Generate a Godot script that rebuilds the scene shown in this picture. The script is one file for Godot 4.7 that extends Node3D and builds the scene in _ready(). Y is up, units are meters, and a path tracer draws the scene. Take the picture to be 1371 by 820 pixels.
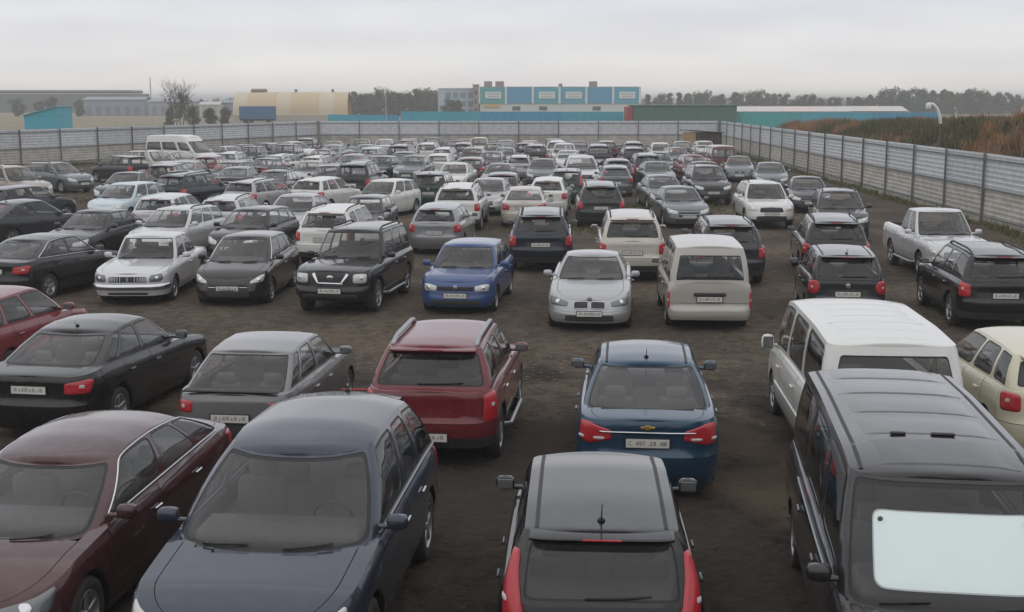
extends Node3D
# A fenced car lot under an overcast sky, seen from an upper-floor window. Units are metres; the camera looks along -Z.

const N2 := 2.2
var M := {}
var paints := {}
var protos := {}
var taken := {}
var rng := RandomNumberGenerator.new()

# ---------------------------------------------------------------- mesh building
class Mb:
	var v := PackedVector3Array()
	var ix := PackedInt32Array()
	func add(p: PackedVector3Array, t: PackedInt32Array, center: Vector3) -> void:
		var s := 0.0
		for i in range(0, t.size(), 3):
			var a := p[t[i]]
			s += (p[t[i + 2]] - a).cross(p[t[i + 1]] - a).dot(a - center)
		var o := v.size()
		v.append_array(p)
		for i in range(0, t.size(), 3):
			if s >= 0.0:
				ix.append(o + t[i]); ix.append(o + t[i + 1]); ix.append(o + t[i + 2])
			else:
				ix.append(o + t[i]); ix.append(o + t[i + 2]); ix.append(o + t[i + 1])
	func grid(p: PackedVector3Array, cols: int, center: Vector3, wrap := false) -> void:
		var rows := p.size() / cols
		var t := PackedInt32Array()
		for r in rows - 1:
			for c in (cols if wrap else cols - 1):
				var c2 := (c + 1) % cols
				var a := r * cols + c; var b := r * cols + c2; var d := (r + 1) * cols + c; var e := (r + 1) * cols + c2
				t.append_array(PackedInt32Array([a, b, e, a, e, d]))
		add(p, t, center)
	func box(c: Vector3, s: Vector3, ch := 0.01, b := Basis()) -> void:
		# a box with chamfered edges
		var p := PackedVector3Array()
		var h := s * 0.5
		ch = minf(ch, minf(h.x, minf(h.y, h.z)) * 0.95)
		for i in 8:
			var sg := Vector3(1 if i & 1 else -1, 1 if i & 2 else -1, 1 if i & 4 else -1)
			for ax in 3:
				var q := h - Vector3(ch, ch, ch)
				q[ax] = h[ax]
				p.append(c + b * (q * sg))
		var t := PackedInt32Array()
		var tri := func(i: int, j: int, k: int):
			var n := (p[k] - p[i]).cross(p[j] - p[i])
			if n.dot((p[i] + p[j] + p[k]) / 3.0 - c) < 0.0:
				var w := j; j = k; k = w
			t.append_array(PackedInt32Array([i, j, k]))
		for ax in 3:
			var u := (ax + 1) % 3; var w := (ax + 2) % 3
			for sd in 2:
				var f := []
				for q in [[0, 0], [1, 0], [1, 1], [0, 1]]:
					f.append(((sd << ax) | (q[0] << u) | (q[1] << w)) * 3 + ax)
				tri.call(f[0], f[1], f[2]); tri.call(f[0], f[2], f[3])
			for q in [[0, 0], [1, 0], [1, 1], [0, 1]]:
				var c0: int = (q[0] << u) | (q[1] << w); var c1 := c0 | (1 << ax)
				tri.call(c0 * 3 + u, c0 * 3 + w, c1 * 3 + u); tri.call(c0 * 3 + w, c1 * 3 + w, c1 * 3 + u)
		for i in 8:
			tri.call(i * 3, i * 3 + 1, i * 3 + 2)
		var o := v.size()
		v.append_array(p)
		for i in t: ix.append(o + i)
	func tube(path: PackedVector3Array, r: float, n := 6, r2 := -1.0, closed := false) -> void:
		if r2 < 0.0: r2 = r
		var m := path.size()
		for i in (m if closed else m - 1):
			pass
		var p := PackedVector3Array()
		for i in m:
			var a := path[(i - 1 + m) % m] if (closed or i > 0) else path[i]
			var b := path[(i + 1) % m] if (closed or i < m - 1) else path[i]
			var d := (b - a).normalized()
			var s := d.cross(Vector3.UP)
			if s.length() < 0.05: s = d.cross(Vector3.RIGHT)
			s = s.normalized()
			var u := s.cross(d)
			var rr := lerpf(r, r2, float(i) / maxf(1.0, m - 1))
			for k in n:
				var an := TAU * k / n
				p.append(path[i] + (s * cos(an) + u * sin(an)) * rr)
		if closed:
			for k in n: p.append(p[k])
		var t := PackedInt32Array()
		var rows := p.size() / n
		for i in rows - 1:
			for k in n:
				var k2 := (k + 1) % n
				t.append_array(PackedInt32Array([i * n + k, (i + 1) * n + k, i * n + k2, i * n + k2, (i + 1) * n + k, (i + 1) * n + k2]))
		if not closed:
			for k in range(1, n - 1):
				t.append_array(PackedInt32Array([0, k, k + 1]))
				var o := (rows - 1) * n
				t.append_array(PackedInt32Array([o, o + k + 1, o + k]))
		# orient by the first ring's middle
		var q := 0.0
		var mid := (path[0] + path[1]) * 0.5
		for i in range(0, n * 6, 3):
			var aa := p[t[i]]
			q += (p[t[i + 2]] - aa).cross(p[t[i + 1]] - aa).dot(aa - mid)
		var o2 := v.size()
		v.append_array(p)
		for i in range(0, t.size(), 3):
			if q >= 0.0: ix.append_array(PackedInt32Array([o2 + t[i], o2 + t[i + 1], o2 + t[i + 2]]))
			else: ix.append_array(PackedInt32Array([o2 + t[i], o2 + t[i + 2], o2 + t[i + 1]]))
	func lathe_x(prof: Array, n: int, at := Vector3.ZERO) -> void:
		# profile of Vector2(x along the axle, radius)
		var p := PackedVector3Array()
		var c := Vector3.ZERO
		for q in prof:
			c += Vector3(q.x, 0, 0)
			for k in n:
				var an := TAU * k / n
				p.append(at + Vector3(q.x, cos(an) * q.y, sin(an) * q.y))
		grid(p, n, at + c / prof.size(), true)
	func lathe_y(prof: Array, n: int, at := Vector3.ZERO) -> void:
		var p := PackedVector3Array()
		for q in prof:
			for k in n:
				var an := TAU * k / n
				p.append(at + Vector3(cos(an) * q.x, q.y, sin(an) * q.x))
		grid(p, n, at + Vector3(0, (prof[0].y + prof[-1].y) * 0.5, 0), true)
	func ball(c: Vector3, s: Vector3, e := 1.0, n := 12, b := Basis()) -> void:
		var p := PackedVector3Array()
		var m := n / 2 + 1
		for i in m:
			var la := -PI / 2 + PI * i / (m - 1)
			for k in n:
				var lo := TAU * k / n
				var d := Vector3(cos(la) * cos(lo), sin(la), cos(la) * sin(lo))
				d = Vector3(signf(d.x) * pow(absf(d.x), e), signf(d.y) * pow(absf(d.y), e), signf(d.z) * pow(absf(d.z), e))
				p.append(c + b * (d * s))
		grid(p, n, c, true)
	func mesh(flat := false) -> ArrayMesh:
		var out := ArrayMesh.new()
		var vv := v; var ii := ix
		if flat:
			vv = PackedVector3Array(); ii = PackedInt32Array()
			for i in ix.size():
				vv.append(v[ix[i]]); ii.append(i)
		var nn := PackedVector3Array()
		nn.resize(vv.size())
		for i in range(0, ii.size(), 3):
			var a := vv[ii[i]]
			var n := (vv[ii[i + 2]] - a).cross(vv[ii[i + 1]] - a)
			nn[ii[i]] += n; nn[ii[i + 1]] += n; nn[ii[i + 2]] += n
		for i in nn.size():
			nn[i] = nn[i].normalized() if nn[i].length_squared() > 1e-20 else Vector3.UP
		var ar := []
		ar.resize(Mesh.ARRAY_MAX)
		ar[Mesh.ARRAY_VERTEX] = vv; ar[Mesh.ARRAY_NORMAL] = nn; ar[Mesh.ARRAY_INDEX] = ii
		out.add_surface_from_arrays(Mesh.PRIMITIVE_TRIANGLES, ar)
		return out

# ---------------------------------------------------------------- car surfaces
class Shape:
	var a: float; var w2: float; var h: float; var y0: float
	var lf: float; var mf: float; var lr: float; var mr: float
	var tf: float; var tr: float
	var edge_p: PackedVector2Array; var side_p: PackedVector2Array; var front_p: PackedVector2Array; var rear_p: PackedVector2Array
	var roof_p: PackedVector2Array
	var crown: float; var rcrown: float
	var gzf: float; var gzr: float; var glf: float; var gmf: float; var glr: float; var gmr: float; var wb: float
	var rzf: float; var rzr: float; var rlf: float; var rmf: float; var rlr: float; var rmr: float; var wr: float
	var bs: float; var bf: float; var br: float
	var zaf: float; var zar: float; var rad: float; var ra: float
	func setup(k: Dictionary) -> void:
		for key in k:
			if key in self:
				set(key, k[key])
		a = k.L * 0.5; w2 = k.W * 0.5; h = k.H
	func ip(p: PackedVector2Array, x: float) -> float:
		return (lin(p, x) * 2.0 + lin(p, x - 0.035) + lin(p, x + 0.035)) * 0.25
	func lin(p: PackedVector2Array, x: float) -> float:
		if x <= p[0].x: return p[0].y
		for i in range(1, p.size()):
			if x <= p[i].x:
				return lerpf(p[i - 1].y, p[i].y, (x - p[i - 1].x) / (p[i].x - p[i - 1].x))
		return p[p.size() - 1].y
	func ring(q: float, w: float, zf: float, zr: float, f: float, em: float, r: float, er: float) -> Vector4:
		q = fposmod(q, 6.0)
		var s := 1.0
		if q > 3.0:
			q = 6.0 - q; s = -1.0
		if q <= 1.0:
			var ph := q * PI * 0.5
			return Vector4(w * pow(sin(ph), 2.0 / em) * s, zf - f * (1.0 - pow(maxf(0.0, cos(ph)), 2.0 / N2)), sin(ph) * s, cos(ph))
		if q < 2.0:
			return Vector4(w * s, lerpf(zf - f, zr + r, q - 1.0), s, 0.0)
		var pr := (3.0 - q) * PI * 0.5
		return Vector4(w * pow(sin(pr), 2.0 / er) * s, zr + r * (1.0 - pow(maxf(0.0, cos(pr)), 2.0 / N2)), sin(pr) * s, -cos(pr))
	func unring(z: float, zf: float, zr: float, f: float, r: float) -> float:
		if z > zf - f:
			return acos(clampf(pow(maxf(0.0, 1.0 - (zf - z) / f), N2 * 0.5), 0.0, 1.0)) * 2.0 / PI
		if z < zr + r:
			return 3.0 - acos(clampf(pow(maxf(0.0, 1.0 - (z - zr) / r), N2 * 0.5), 0.0, 1.0)) * 2.0 / PI
		return 1.0 + (zf - f - z) / ((zf - f) - (zr + r))
	func qz(z: float) -> float: return unring(z, a, -a, lf, lr)
	func gq(z: float) -> float: return unring(z, gzf, gzr, glf, glr)
	func taper(z: float) -> float: return 1.0 - tf * pow(maxf(0.0, z) / a, 3.0) - tr * pow(maxf(0.0, -z) / a, 3.0)
	func edge(z: float) -> float: return ip(edge_p, z)
	func body(q: float, y: float, more := 0.0) -> Vector3:
		var r := ring(q, w2, a, -a, lf, mf, lr, mr)
		var f := clampf((y - y0) / (edge(r.y) - y0), 0.0, 1.0)
		var fz := r.w * r.w
		var ins := ip(side_p, f) * (1.0 - fz) + more
		if fz > 0.0: ins += (ip(front_p, f) if r.w > 0.0 else ip(rear_p, f)) * fz
		return Vector3(r.x * taper(r.y) - r.z * ins, y, r.y - r.w * ins)
	func low(z: float) -> float:
		var y := y0
		for za in [zaf, zar]:
			var d := absf(z - za)
			if d <= ra + 0.001: y = maxf(y, rad + sqrt(maxf(0.0, ra * ra - d * d)))
		return y
	func bodyv(q: float, t: float, more := 0.0) -> Vector3:
		var z := ring(q, w2, a, -a, lf, mf, lr, mr).y
		return body(q, lerpf(low(z), edge(z), t), more)
	func deck(q: float, t: float, down := 0.0) -> Vector3:
		var z := ring(q, w2, a, -a, lf, mf, lr, mr).y
		var r := body(q, edge(z), down)
		var g := 1.0 - pow(1.0 - clampf(absf(r.x) / (w2 * 0.92), 0.0, 1.0), 2.0)
		return Vector3(absf(r.x) * t, r.y - down + crown * g * (1.0 - pow(absf(t), 2.2)), r.z)
	func deck_y(x: float, z: float) -> float:
		var w := w2 * taper(z) - ip(side_p, 1.0)
		return edge(z) + crown * (1.0 - pow(minf(1.0, absf(x) / w), 2.2))
	func inside(x: float, z: float, m: float) -> bool:
		if z > gzf - m or z < gzr + m: return false
		var r := ring(gq(z), wb, gzf, gzr, glf, gmf, glr, gmr)
		return absf(x) < r.x - m
	func gh(q: float, t: float, off := 0.0) -> Vector3:
		var b := ring(q, wb, gzf, gzr, glf, gmf, glr, gmr)
		var r := ring(q, wr, rzf, rzr, rlf, rmf, rlr, rmr)
		var bb := Vector3(b.x, deck_y(b.x, b.y) - 0.02, b.y)
		var rr := Vector3(r.x, ip(roof_p, r.y), r.y)
		var fz := b.w * b.w
		var bul := bs * (1.0 - fz) + (bf if b.w > 0.0 else br) * fz
		var cc := bb.lerp(rr, 0.55) + Vector3(b.z, 0.25 * fz, b.w) * bul
		var p := bb.lerp(cc, t).lerp(cc.lerp(rr, t), t)
		if off != 0.0:
			p += Vector3(b.z, 0.35 + 0.3 * fz, b.w).normalized() * off
		return p
	func roof(q: float, t: float) -> Vector3:
		var r := ring(q, wr, rzf, rzr, rlf, rmf, rlr, rmr)
		var x := absf(r.x)
		var g := 1.0 - pow(1.0 - clampf(x / wr, 0.0, 1.0), 2.0)
		return Vector3(x * t, ip(roof_p, r.y) + rcrown * g * (1.0 - pow(absf(t), 2.6)), r.y)
	func roof_at(x: float, z: float) -> float:
		return ip(roof_p, z) + rcrown * (1.0 - pow(minf(1.0, absf(x) / wr), 2.6))

func v2(l: Array) -> PackedVector2Array:
	var p := PackedVector2Array()
	for q in l: p.append(Vector2(q[0], q[1]))
	return p

# a closed outline with rounded corners
func rounded(poly: Array, cut := 0.22) -> PackedVector2Array:
	var p := PackedVector2Array()
	var n := poly.size()
	for i in n:
		var a: Vector2 = poly[(i - 1 + n) % n]; var b: Vector2 = poly[i]; var c: Vector2 = poly[(i + 1) % n]
		var s := b.lerp(a, cut); var e := b.lerp(c, cut)
		for k in 5:
			var t := k / 4.0
			p.append(s.lerp(b, t).lerp(b.lerp(e, t), t))
		var nx := c.lerp(b, cut)
		for k in range(1, 5): p.append(e.lerp(nx, k / 5.0))
	return p

func middle(p: PackedVector2Array) -> Vector2:
	var c := Vector2.ZERO
	for q in p: c += q
	return c / p.size()

func patch(sh: Shape, on_body: bool, loop: PackedVector2Array, off: float, bulge: float, center: Vector3, mb: Mb, skirt := 0.02) -> void:
	# a filled outline lying on a car surface, standing off by `off`, with a rim going back into it
	var c := middle(loop)
	var p := PackedVector3Array()
	var n := loop.size()
	var fac := [1.0, 1.0, 0.8, 0.55, 0.28]
	for k in fac.size():
		var o := off - skirt if k == 0 else off + bulge * (1.0 - pow(fac[k], 2.0))
		for q in loop:
			var u := c.lerp(q, fac[k])
			p.append(sh.body(u.x, u.y, -o) if on_body else sh.gh(u.x, u.y, o))
	var t := PackedInt32Array()
	for r in fac.size() - 1:
		for i in n:
			var j := (i + 1) % n
			t.append_array(PackedInt32Array([r * n + i, r * n + j, (r + 1) * n + j, r * n + i, (r + 1) * n + j, (r + 1) * n + i]))
	p.append(sh.body(c.x, c.y, -off - bulge) if on_body else sh.gh(c.x, c.y, off + bulge))
	var l := (fac.size() - 1) * n
	for i in n: t.append_array(PackedInt32Array([l + i, l + (i + 1) % n, p.size() - 1]))
	mb.add(p, t, center)

func strip(sh: Shape, on_body: bool, la: PackedVector2Array, lb: PackedVector2Array, oa: float, ob: float, center: Vector3, mb: Mb) -> void:
	var p := PackedVector3Array()
	for q in la: p.append(sh.body(q.x, q.y, -oa) if on_body else sh.gh(q.x, q.y, oa))
	for q in lb: p.append(sh.body(q.x, q.y, -ob) if on_body else sh.gh(q.x, q.y, ob))
	mb.grid(p, la.size(), center, true)

# ---------------------------------------------------------------- nodes
func numbered(called: String) -> String:
	taken[called] = taken.get(called, -1) + 1
	return called if taken[called] == 0 else "%s_%03d" % [called, taken[called]]

func part(called: String, mb: Mb, m: Material, parent: Node, painted := false, flat := false) -> MeshInstance3D:
	var o := MeshInstance3D.new()
	o.name = called
	o.mesh = mb.mesh(flat)
	o.mesh.surface_set_material(0, m)
	if painted: o.set_meta("painted", true)
	parent.add_child(o, true)
	return o

func piece(called: String, me: Mesh, m: Material, parent: Node) -> MeshInstance3D:
	var o := MeshInstance3D.new()
	o.name = called
	o.mesh = me
	if m: o.set_surface_override_material(0, m)
	parent.add_child(o, true)
	return o

func thing(called: String, label: String, category: String, at := Vector3.ZERO, turn := 0.0, group := "") -> Node3D:
	var o := Node3D.new()
	o.name = numbered(called)
	o.position = at
	o.rotation.y = turn
	tag(o, label, category, group)
	add_child(o)
	return o

func tag(o: Node, label: String, category: String, group := "") -> void:
	o.set_meta("label", label)
	o.set_meta("category", category)
	if group: o.set_meta("group", group)

func setting(called: String, mb: Mb, m: Material, kind := "structure") -> MeshInstance3D:
	var o := part(called, mb, m, self)
	o.set_meta("kind", kind)
	return o

func lin(r: float, g: float, b: float) -> Color:
	return Color(r, g, b).linear_to_srgb()

func mat(c: Color, rough := 0.8, metal := 0.0, spec := 0.5) -> StandardMaterial3D:
	var m := StandardMaterial3D.new()
	m.albedo_color = c
	m.roughness = rough
	m.metallic = metal
	m.metallic_specular = spec
	return m

func noise_tex(freq: float, oct: int, seed_: int, stops: Array, size := 512, kind := FastNoiseLite.TYPE_SIMPLEX_SMOOTH, warp := 0.0) -> NoiseTexture2D:
	var n := FastNoiseLite.new()
	n.noise_type = kind
	n.seed = seed_
	n.frequency = freq
	n.fractal_octaves = oct
	if warp > 0.0:
		n.domain_warp_enabled = true
		n.domain_warp_amplitude = warp
		n.domain_warp_frequency = freq
	var t := NoiseTexture2D.new()
	t.width = size; t.height = size
	t.seamless = true
	t.noise = n
	if stops:
		var g := Gradient.new()
		g.offsets = PackedFloat32Array(stops.map(func(s): return s[0]))
		g.colors = PackedColorArray(stops.map(func(s): return s[1]))
		t.color_ramp = g
	return t

func grey(v: float) -> Color: return Color(v, v, v)

func triplanar(m: StandardMaterial3D, s: float, world := false) -> StandardMaterial3D:
	m.uv1_triplanar = true
	m.uv1_world_triplanar = world
	m.uv1_scale = Vector3(s, s, s)
	return m

# ---------------------------------------------------------------- materials
func make_materials() -> void:
	var dc := Color(0.56, 0.54, 0.51)
	var dust := noise_tex(0.014, 8, 3, [[0.0, Color(dc, 0.01)], [0.45, Color(dc, 0.03)], [0.65, Color(dc, 0.06)], [0.85, Color(dc, 0.10)], [1.0, Color(dc, 0.15)]], 1024)
	var thin := noise_tex(0.014, 8, 4, [[0.0, Color(dc, 0.0)], [0.5, Color(dc, 0.012)], [0.7, Color(dc, 0.03)], [1.0, Color(dc, 0.08)]], 1024)
	M.glass = mat(Color(0.20, 0.23, 0.23, 0.07), 0.02, 0.0, 0.64)
	M.glass.transparency = BaseMaterial3D.TRANSPARENCY_ALPHA
	M.tint = mat(Color(0.05, 0.055, 0.06, 0.40), 0.02, 0.0, 0.64)
	M.tint.transparency = BaseMaterial3D.TRANSPARENCY_ALPHA
	M.seal = mat(lin(0.012, 0.012, 0.013), 0.55)
	M.plastic = triplanar(mat(lin(0.028, 0.028, 0.029), 0.62), 0.6)
	M.plastic.detail_enabled = true
	M.plastic.detail_albedo = dust
	M.inner = mat(lin(0.04, 0.04, 0.041), 0.85)
	M.cloth = mat(lin(0.075, 0.073, 0.07), 0.95)
	M.chrome = mat(lin(0.62, 0.63, 0.65), 0.16, 1.0)
	M.steel = mat(lin(0.36, 0.37, 0.38), 0.35, 0.8)
	M.alloy = triplanar(mat(lin(0.34, 0.34, 0.35), 0.38, 0.7), 1.2)
	M.alloy.detail_enabled = true
	M.alloy.detail_albedo = dust
	M.tyre = triplanar(mat(lin(0.022, 0.021, 0.02), 0.88), 1.0)
	M.tyre.detail_enabled = true
	M.tyre.detail_albedo = dust
	M.lamp = mat(lin(0.50, 0.50, 0.48), 0.12, 0.15)
	M.lamp.clearcoat_enabled = true
	M.lamp.clearcoat = 1.0
	M.lamp.clearcoat_roughness = 0.05
	M.lamp_dark = mat(lin(0.14, 0.145, 0.15), 0.12, 0.3)
	M.lamp_dark.clearcoat_enabled = true
	M.lamp_dark.clearcoat = 1.0
	M.red = mat(lin(0.42, 0.012, 0.02), 0.15)
	M.red.clearcoat_enabled = true
	M.red.clearcoat = 0.8
	M.amber = mat(lin(0.5, 0.2, 0.05), 0.2)
	M.clear = mat(lin(0.5, 0.47, 0.46), 0.15)
	M.plate = mat(lin(0.62, 0.61, 0.56), 0.45)
	M.ink = mat(lin(0.02, 0.02, 0.022), 0.6)
	M.worn = mat(lin(0.34, 0.33, 0.30), 0.6)
	M.gold = mat(lin(0.5, 0.33, 0.08), 0.3, 0.6)
	M.shade = mat(lin(0.74, 0.86, 0.83), 0.4)
	var cols := {
		"black": [.007, .007, .008, 0], "vanblack": [.018, .018, .02, .2], "blackdust": [.02, .022, .024, 0], "burgundy": [.05, .012, .015, .15], "bluegrey": [.030, .038, .058, .3],
		"red": [.135, .010, .016, 0], "steelblue": [.014, .050, .095, .3], "white": [.66, .66, .63, 0], "cream": [.60, .56, .42, 0], "silver": [.38, .385, .39, .4], "greymet": [.17, .17, .172, .3],
		"brownblack": [.020, .015, .016, .2], "blue": [.028, .068, .19, 0], "navydark": [.012, .017, .030, .1], "beigewhite": [.52, .48, .43, .1], "beigesilver": [.44, .42, .38, .2],
		"darkgrey": [.022, .022, .025, .2], "silverwhite": [.57, .575, .58, .2], "silverdark": [.25, .26, .27, .4], "blacksilver": [.02, .022, .026, .1], "greysilver": [.12, .135, .145, .35],
		"greydark": [.028, .031, .035, .2], "redpaint": [.17, .014, .022, 0], "rust": [.16, .05, .045, 0], "greendark": [.028, .055, .05, .1], "redbrown": [.08, .018, .022, 0],
		"whiteblue": [.52, .60, .64, 0], "beige": [.34, .29, .25, .2]}
	for c in cols:
		var l: Array = cols[c]
		var m := triplanar(mat(lin(l[0], l[1], l[2]), 0.30, l[3]), 0.45)
		m.clearcoat_enabled = true
		m.metallic_specular = 0.22
		m.clearcoat = 1.0
		m.clearcoat_roughness = 0.07
		m.detail_enabled = true
		m.detail_albedo = dust if l[0] > .03 else thin
		paints[c] = m

# ---------------------------------------------------------------- kinds of car
func kinds() -> Dictionary:
	var sedan := {
		"L": 4.6, "W": 1.8, "H": 1.45, "y0": .2, "lf": .62, "mf": 3.2, "lr": .5, "mr": 3.6, "tf": .06, "tr": .05,
		"edge_p": [[-2.3, .97], [-1.6, 1.0], [-.3, .97], [1.0, .93], [1.8, .82], [2.3, .68]],
		"side_p": [[0, .07], [.12, .03], [.35, 0], [.6, .005], [.72, 0], [.88, .02], [.95, .035], [1, .07]],
		"front_p": [[0, .08], [.15, .02], [.4, 0], [.55, .03], [.75, .07], [.92, .13], [1, .2]],
		"rear_p": [[0, .1], [.2, .02], [.45, 0], [.52, .05], [.8, .07], [.95, .06], [1, .09]],
		"crown": .05, "rcrown": .05, "gzf": 1.15, "gzr": -1.85, "glf": .45, "gmf": 2.8, "glr": .42, "gmr": 3.0, "wb": .79,
		"rzf": .28, "rzr": -.95, "rlf": .2, "rmf": 3.0, "rlr": .2, "rmr": 3.0, "wr": .575,
		"roof_p": [[-1.0, 1.335], [-.5, 1.385], [0.0, 1.39], [.3, 1.35]], "bs": .06, "bf": .05, "br": .05,
		"zaf": 1.36, "zar": -1.3, "rad": .31, "ra": .365, "spokes": 5,
		"ws": [.91, .06, .94], "rw": [.88, .08, .93], "sw": [[.93, 1.44], [1.48, 1.84], [1.88, 2.12]], "swt": [.1, .92], "tinted": 9,
		"doors": [.98, -.28, -1.15], "hl": [[.25, .55], [.25, .66], [.62, .77], [.8, .78], [.68, .57]], "tl": [[.30, .70], [.30, .88], [.72, .93], [.82, .91], [.7, .70]],
		"gr": [.2, .46, .62], "lg": [.3, .25, .38], "plf": .46, "plr": .78, "boot": true, "aerial": .0, "mirror": "body", "handles": "body", "bar": true, "seats": 2}
	var k := {"sedan": sedan}
	var mk := func(from: String, over: Dictionary) -> Dictionary:
		var d: Dictionary = k[from].duplicate(true)
		d.merge(over, true)
		return d
	k.sedan2 = mk.call("sedan", {"L": 4.8, "W": 1.82, "H": 1.46, "edge_p": [[-2.4, .96], [-1.7, 1.02], [-.3, .98], [1.0, .94], [1.9, .82], [2.4, .68]], "zaf": 1.42, "zar": -1.36, "rad": .32, "ra": .375, "gzr": -2.0, "rzr": -1.05, "roof_p": [[-1.1, 1.33], [-.5, 1.395], [0.0, 1.40], [.3, 1.36]], "aerial": .12, "tl": [[.28, .72], [.28, .88], [.72, .92], [.82, .90], [.7, .72]], "wr": .59})
	k.coupe = mk.call("sedan2", {"L": 4.7, "edge_p": [[-2.35, .98], [-1.7, 1.02], [-.3, .98], [1.0, .94], [1.9, .82], [2.35, .68]], "aerial": 0.0, "outline": true, "zaf": 1.4, "zar": -1.35})
	k.lux = mk.call("sedan", {"L": 5.3, "W": 1.86, "H": 1.47, "lf": .75, "mf": 2.8, "lr": .6, "edge_p": [[-2.65, 1.0], [-1.9, 1.04], [-.5, 1.0], [1.1, .96], [1.85, .88], [2.65, .66]], "gzf": 1.65, "gzr": -2.32, "glf": .6, "gmf": 2.4, "rzf": .52, "rzr": -1.5, "rlf": .3, "rlr": .3, "wr": .59, "wb": .81, "bs": .10, "roof_p": [[-1.6, 1.26], [-1.2, 1.34], [-.6, 1.395], [0.0, 1.385], [.55, 1.30]], "rcrown": .065, "zaf": 1.72, "zar": -1.5, "rad": .34, "ra": .395, "outline": true, "sw": [[.95, 1.42], [1.46, 1.80], [1.83, 2.24]], "ws": [.9, .05, .95], "doors": [1.2, 0.0, -1.15], "chromehandles": true, "aerial": 0.0, "tl": [[.5, .80], [.5, .92], [.8, .99], [1.0, .98], [.9, .82]], "lampdark": true})
	k.cruze = mk.call("sedan", {"spokes": 7, "L": 4.6, "W": 1.79, "H": 1.48, "mr": 4.2, "lr": .42, "edge_p": [[-2.3, 1.0], [-1.6, 1.04], [-.3, .98], [1.0, .93], [1.8, .82], [2.3, .68]], "gzr": -1.9, "rzr": -.85, "rzf": .72, "gzf": 1.45, "wr": .60, "wb": .80, "rmr": 4.5, "roof_p": [[-.95, 1.36], [-.5, 1.41], [0.1, 1.42], [.75, 1.37]], "tl": [[.17, .77], [.17, .89], [.5, .97], [.78, .97], [.72, .74], [.5, .71]], "twin": true, "bootbar": true, "plr": .74, "badge": "bow", "writing": "C 497 28 AM", "aerial": .001, "rw": [.93, .03, .97], "grooves": [.86]})
	k.bmw = mk.call("sedan", {"spokes": 10, "L": 4.53, "W": 1.82, "H": 1.42, "edge_p": [[-2.26, .96], [-1.6, .99], [-.3, .96], [1.0, .92], [1.8, .82], [2.26, .66]], "roof_p": [[-1.0, 1.31], [-.5, 1.36], [0.0, 1.365], [.3, 1.33]], "gr": [.0, .46, .62], "kidney": true, "hl": [[.26, .55], [.26, .64], [.6, .74], [.78, .75], [.68, .57]], "plf": .41, "badge": "disc", "lampdark": true, "zaf": 1.4, "gzf": 1.02, "rzf": .2})
	k.volga = mk.call("sedan", {"L": 4.87, "W": 1.82, "H": 1.48, "y0": .26, "lf": .55, "mf": 4.2, "lr": .42, "mr": 5.0, "edge_p": [[-2.43, .88], [-1.7, .93], [-.3, .92], [.9, .92], [1.8, .86], [2.43, .76]], "side_p": [[0, .05], [.2, .01], [.5, 0], [.8, .0], [.92, .02], [1, .05]], "front_p": [[0, .06], [.2, .03], [.4, .03], [.8, .04], [.95, .08], [1, .14]], "rear_p": [[0, .06], [.3, .02], [.6, .02], [.95, .04], [1, .08]], "gzf": .88, "gzr": -1.6, "glf": .3, "gmf": 4.0, "glr": .3, "gmr": 4.0, "rzf": .35, "rzr": -.95, "rlf": .14, "rmf": 5.0, "rlr": .14, "rmr": 5.0, "wr": .62, "wb": .76, "bs": .04, "bf": .03, "br": .03, "roof_p": [[-1.0, 1.38], [-.5, 1.42], [0.0, 1.425], [.4, 1.39]], "zaf": 1.42, "zar": -1.38, "rad": .32, "ra": .36, "sw": [[.88, 1.42], [1.48, 2.02]], "doors": [.85, -.25, -1.15], "hl": [[.24, .58], [.22, .68], [.28, .76], [.48, .79], [.62, .77], [.62, .64], [.5, .58]], "gr": [.17, .58, .71], "lampdark": true, "grille": "upright", "lg": [.2, .28, .34], "bumper": "chrome", "plf": .47, "chromehandles": true, "spokes": 0})
	k.lift = mk.call("volga", {"L": 4.35, "W": 1.68, "H": 1.38, "y0": .22, "edge_p": [[-2.18, .90], [-1.6, .92], [-.3, .90], [.9, .88], [1.7, .80], [2.18, .72]], "gzf": 1.05, "gzr": -2.0, "glf": .3, "glr": .22, "gmr": 7.0, "rzf": .3, "rzr": -1.2, "rlr": .12, "rmr": 8.0, "wr": .585, "wb": .735, "roof_p": [[-1.3, 1.27], [-.6, 1.325], [0.0, 1.325], [.35, 1.28]], "zaf": 1.28, "zar": -1.18, "rad": .285, "ra": .335, "sw": [[.88, 1.40], [1.44, 1.80], [1.84, 2.1]], "doors": [.8, -.25, -1.0], "hl": [[.2, .54], [.2, .68], [.5, .68], [.54, .54]], "gr": [.17, .54, .66], "grille": "", "bumper": "black", "rw": [.92, .05, .95], "tl": [[.24, .66], [.24, .82], [.62, .82], [.66, .66]], "plr": .6, "chromehandles": false, "rcrown": .035, "spoiler": "lip"})
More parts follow.
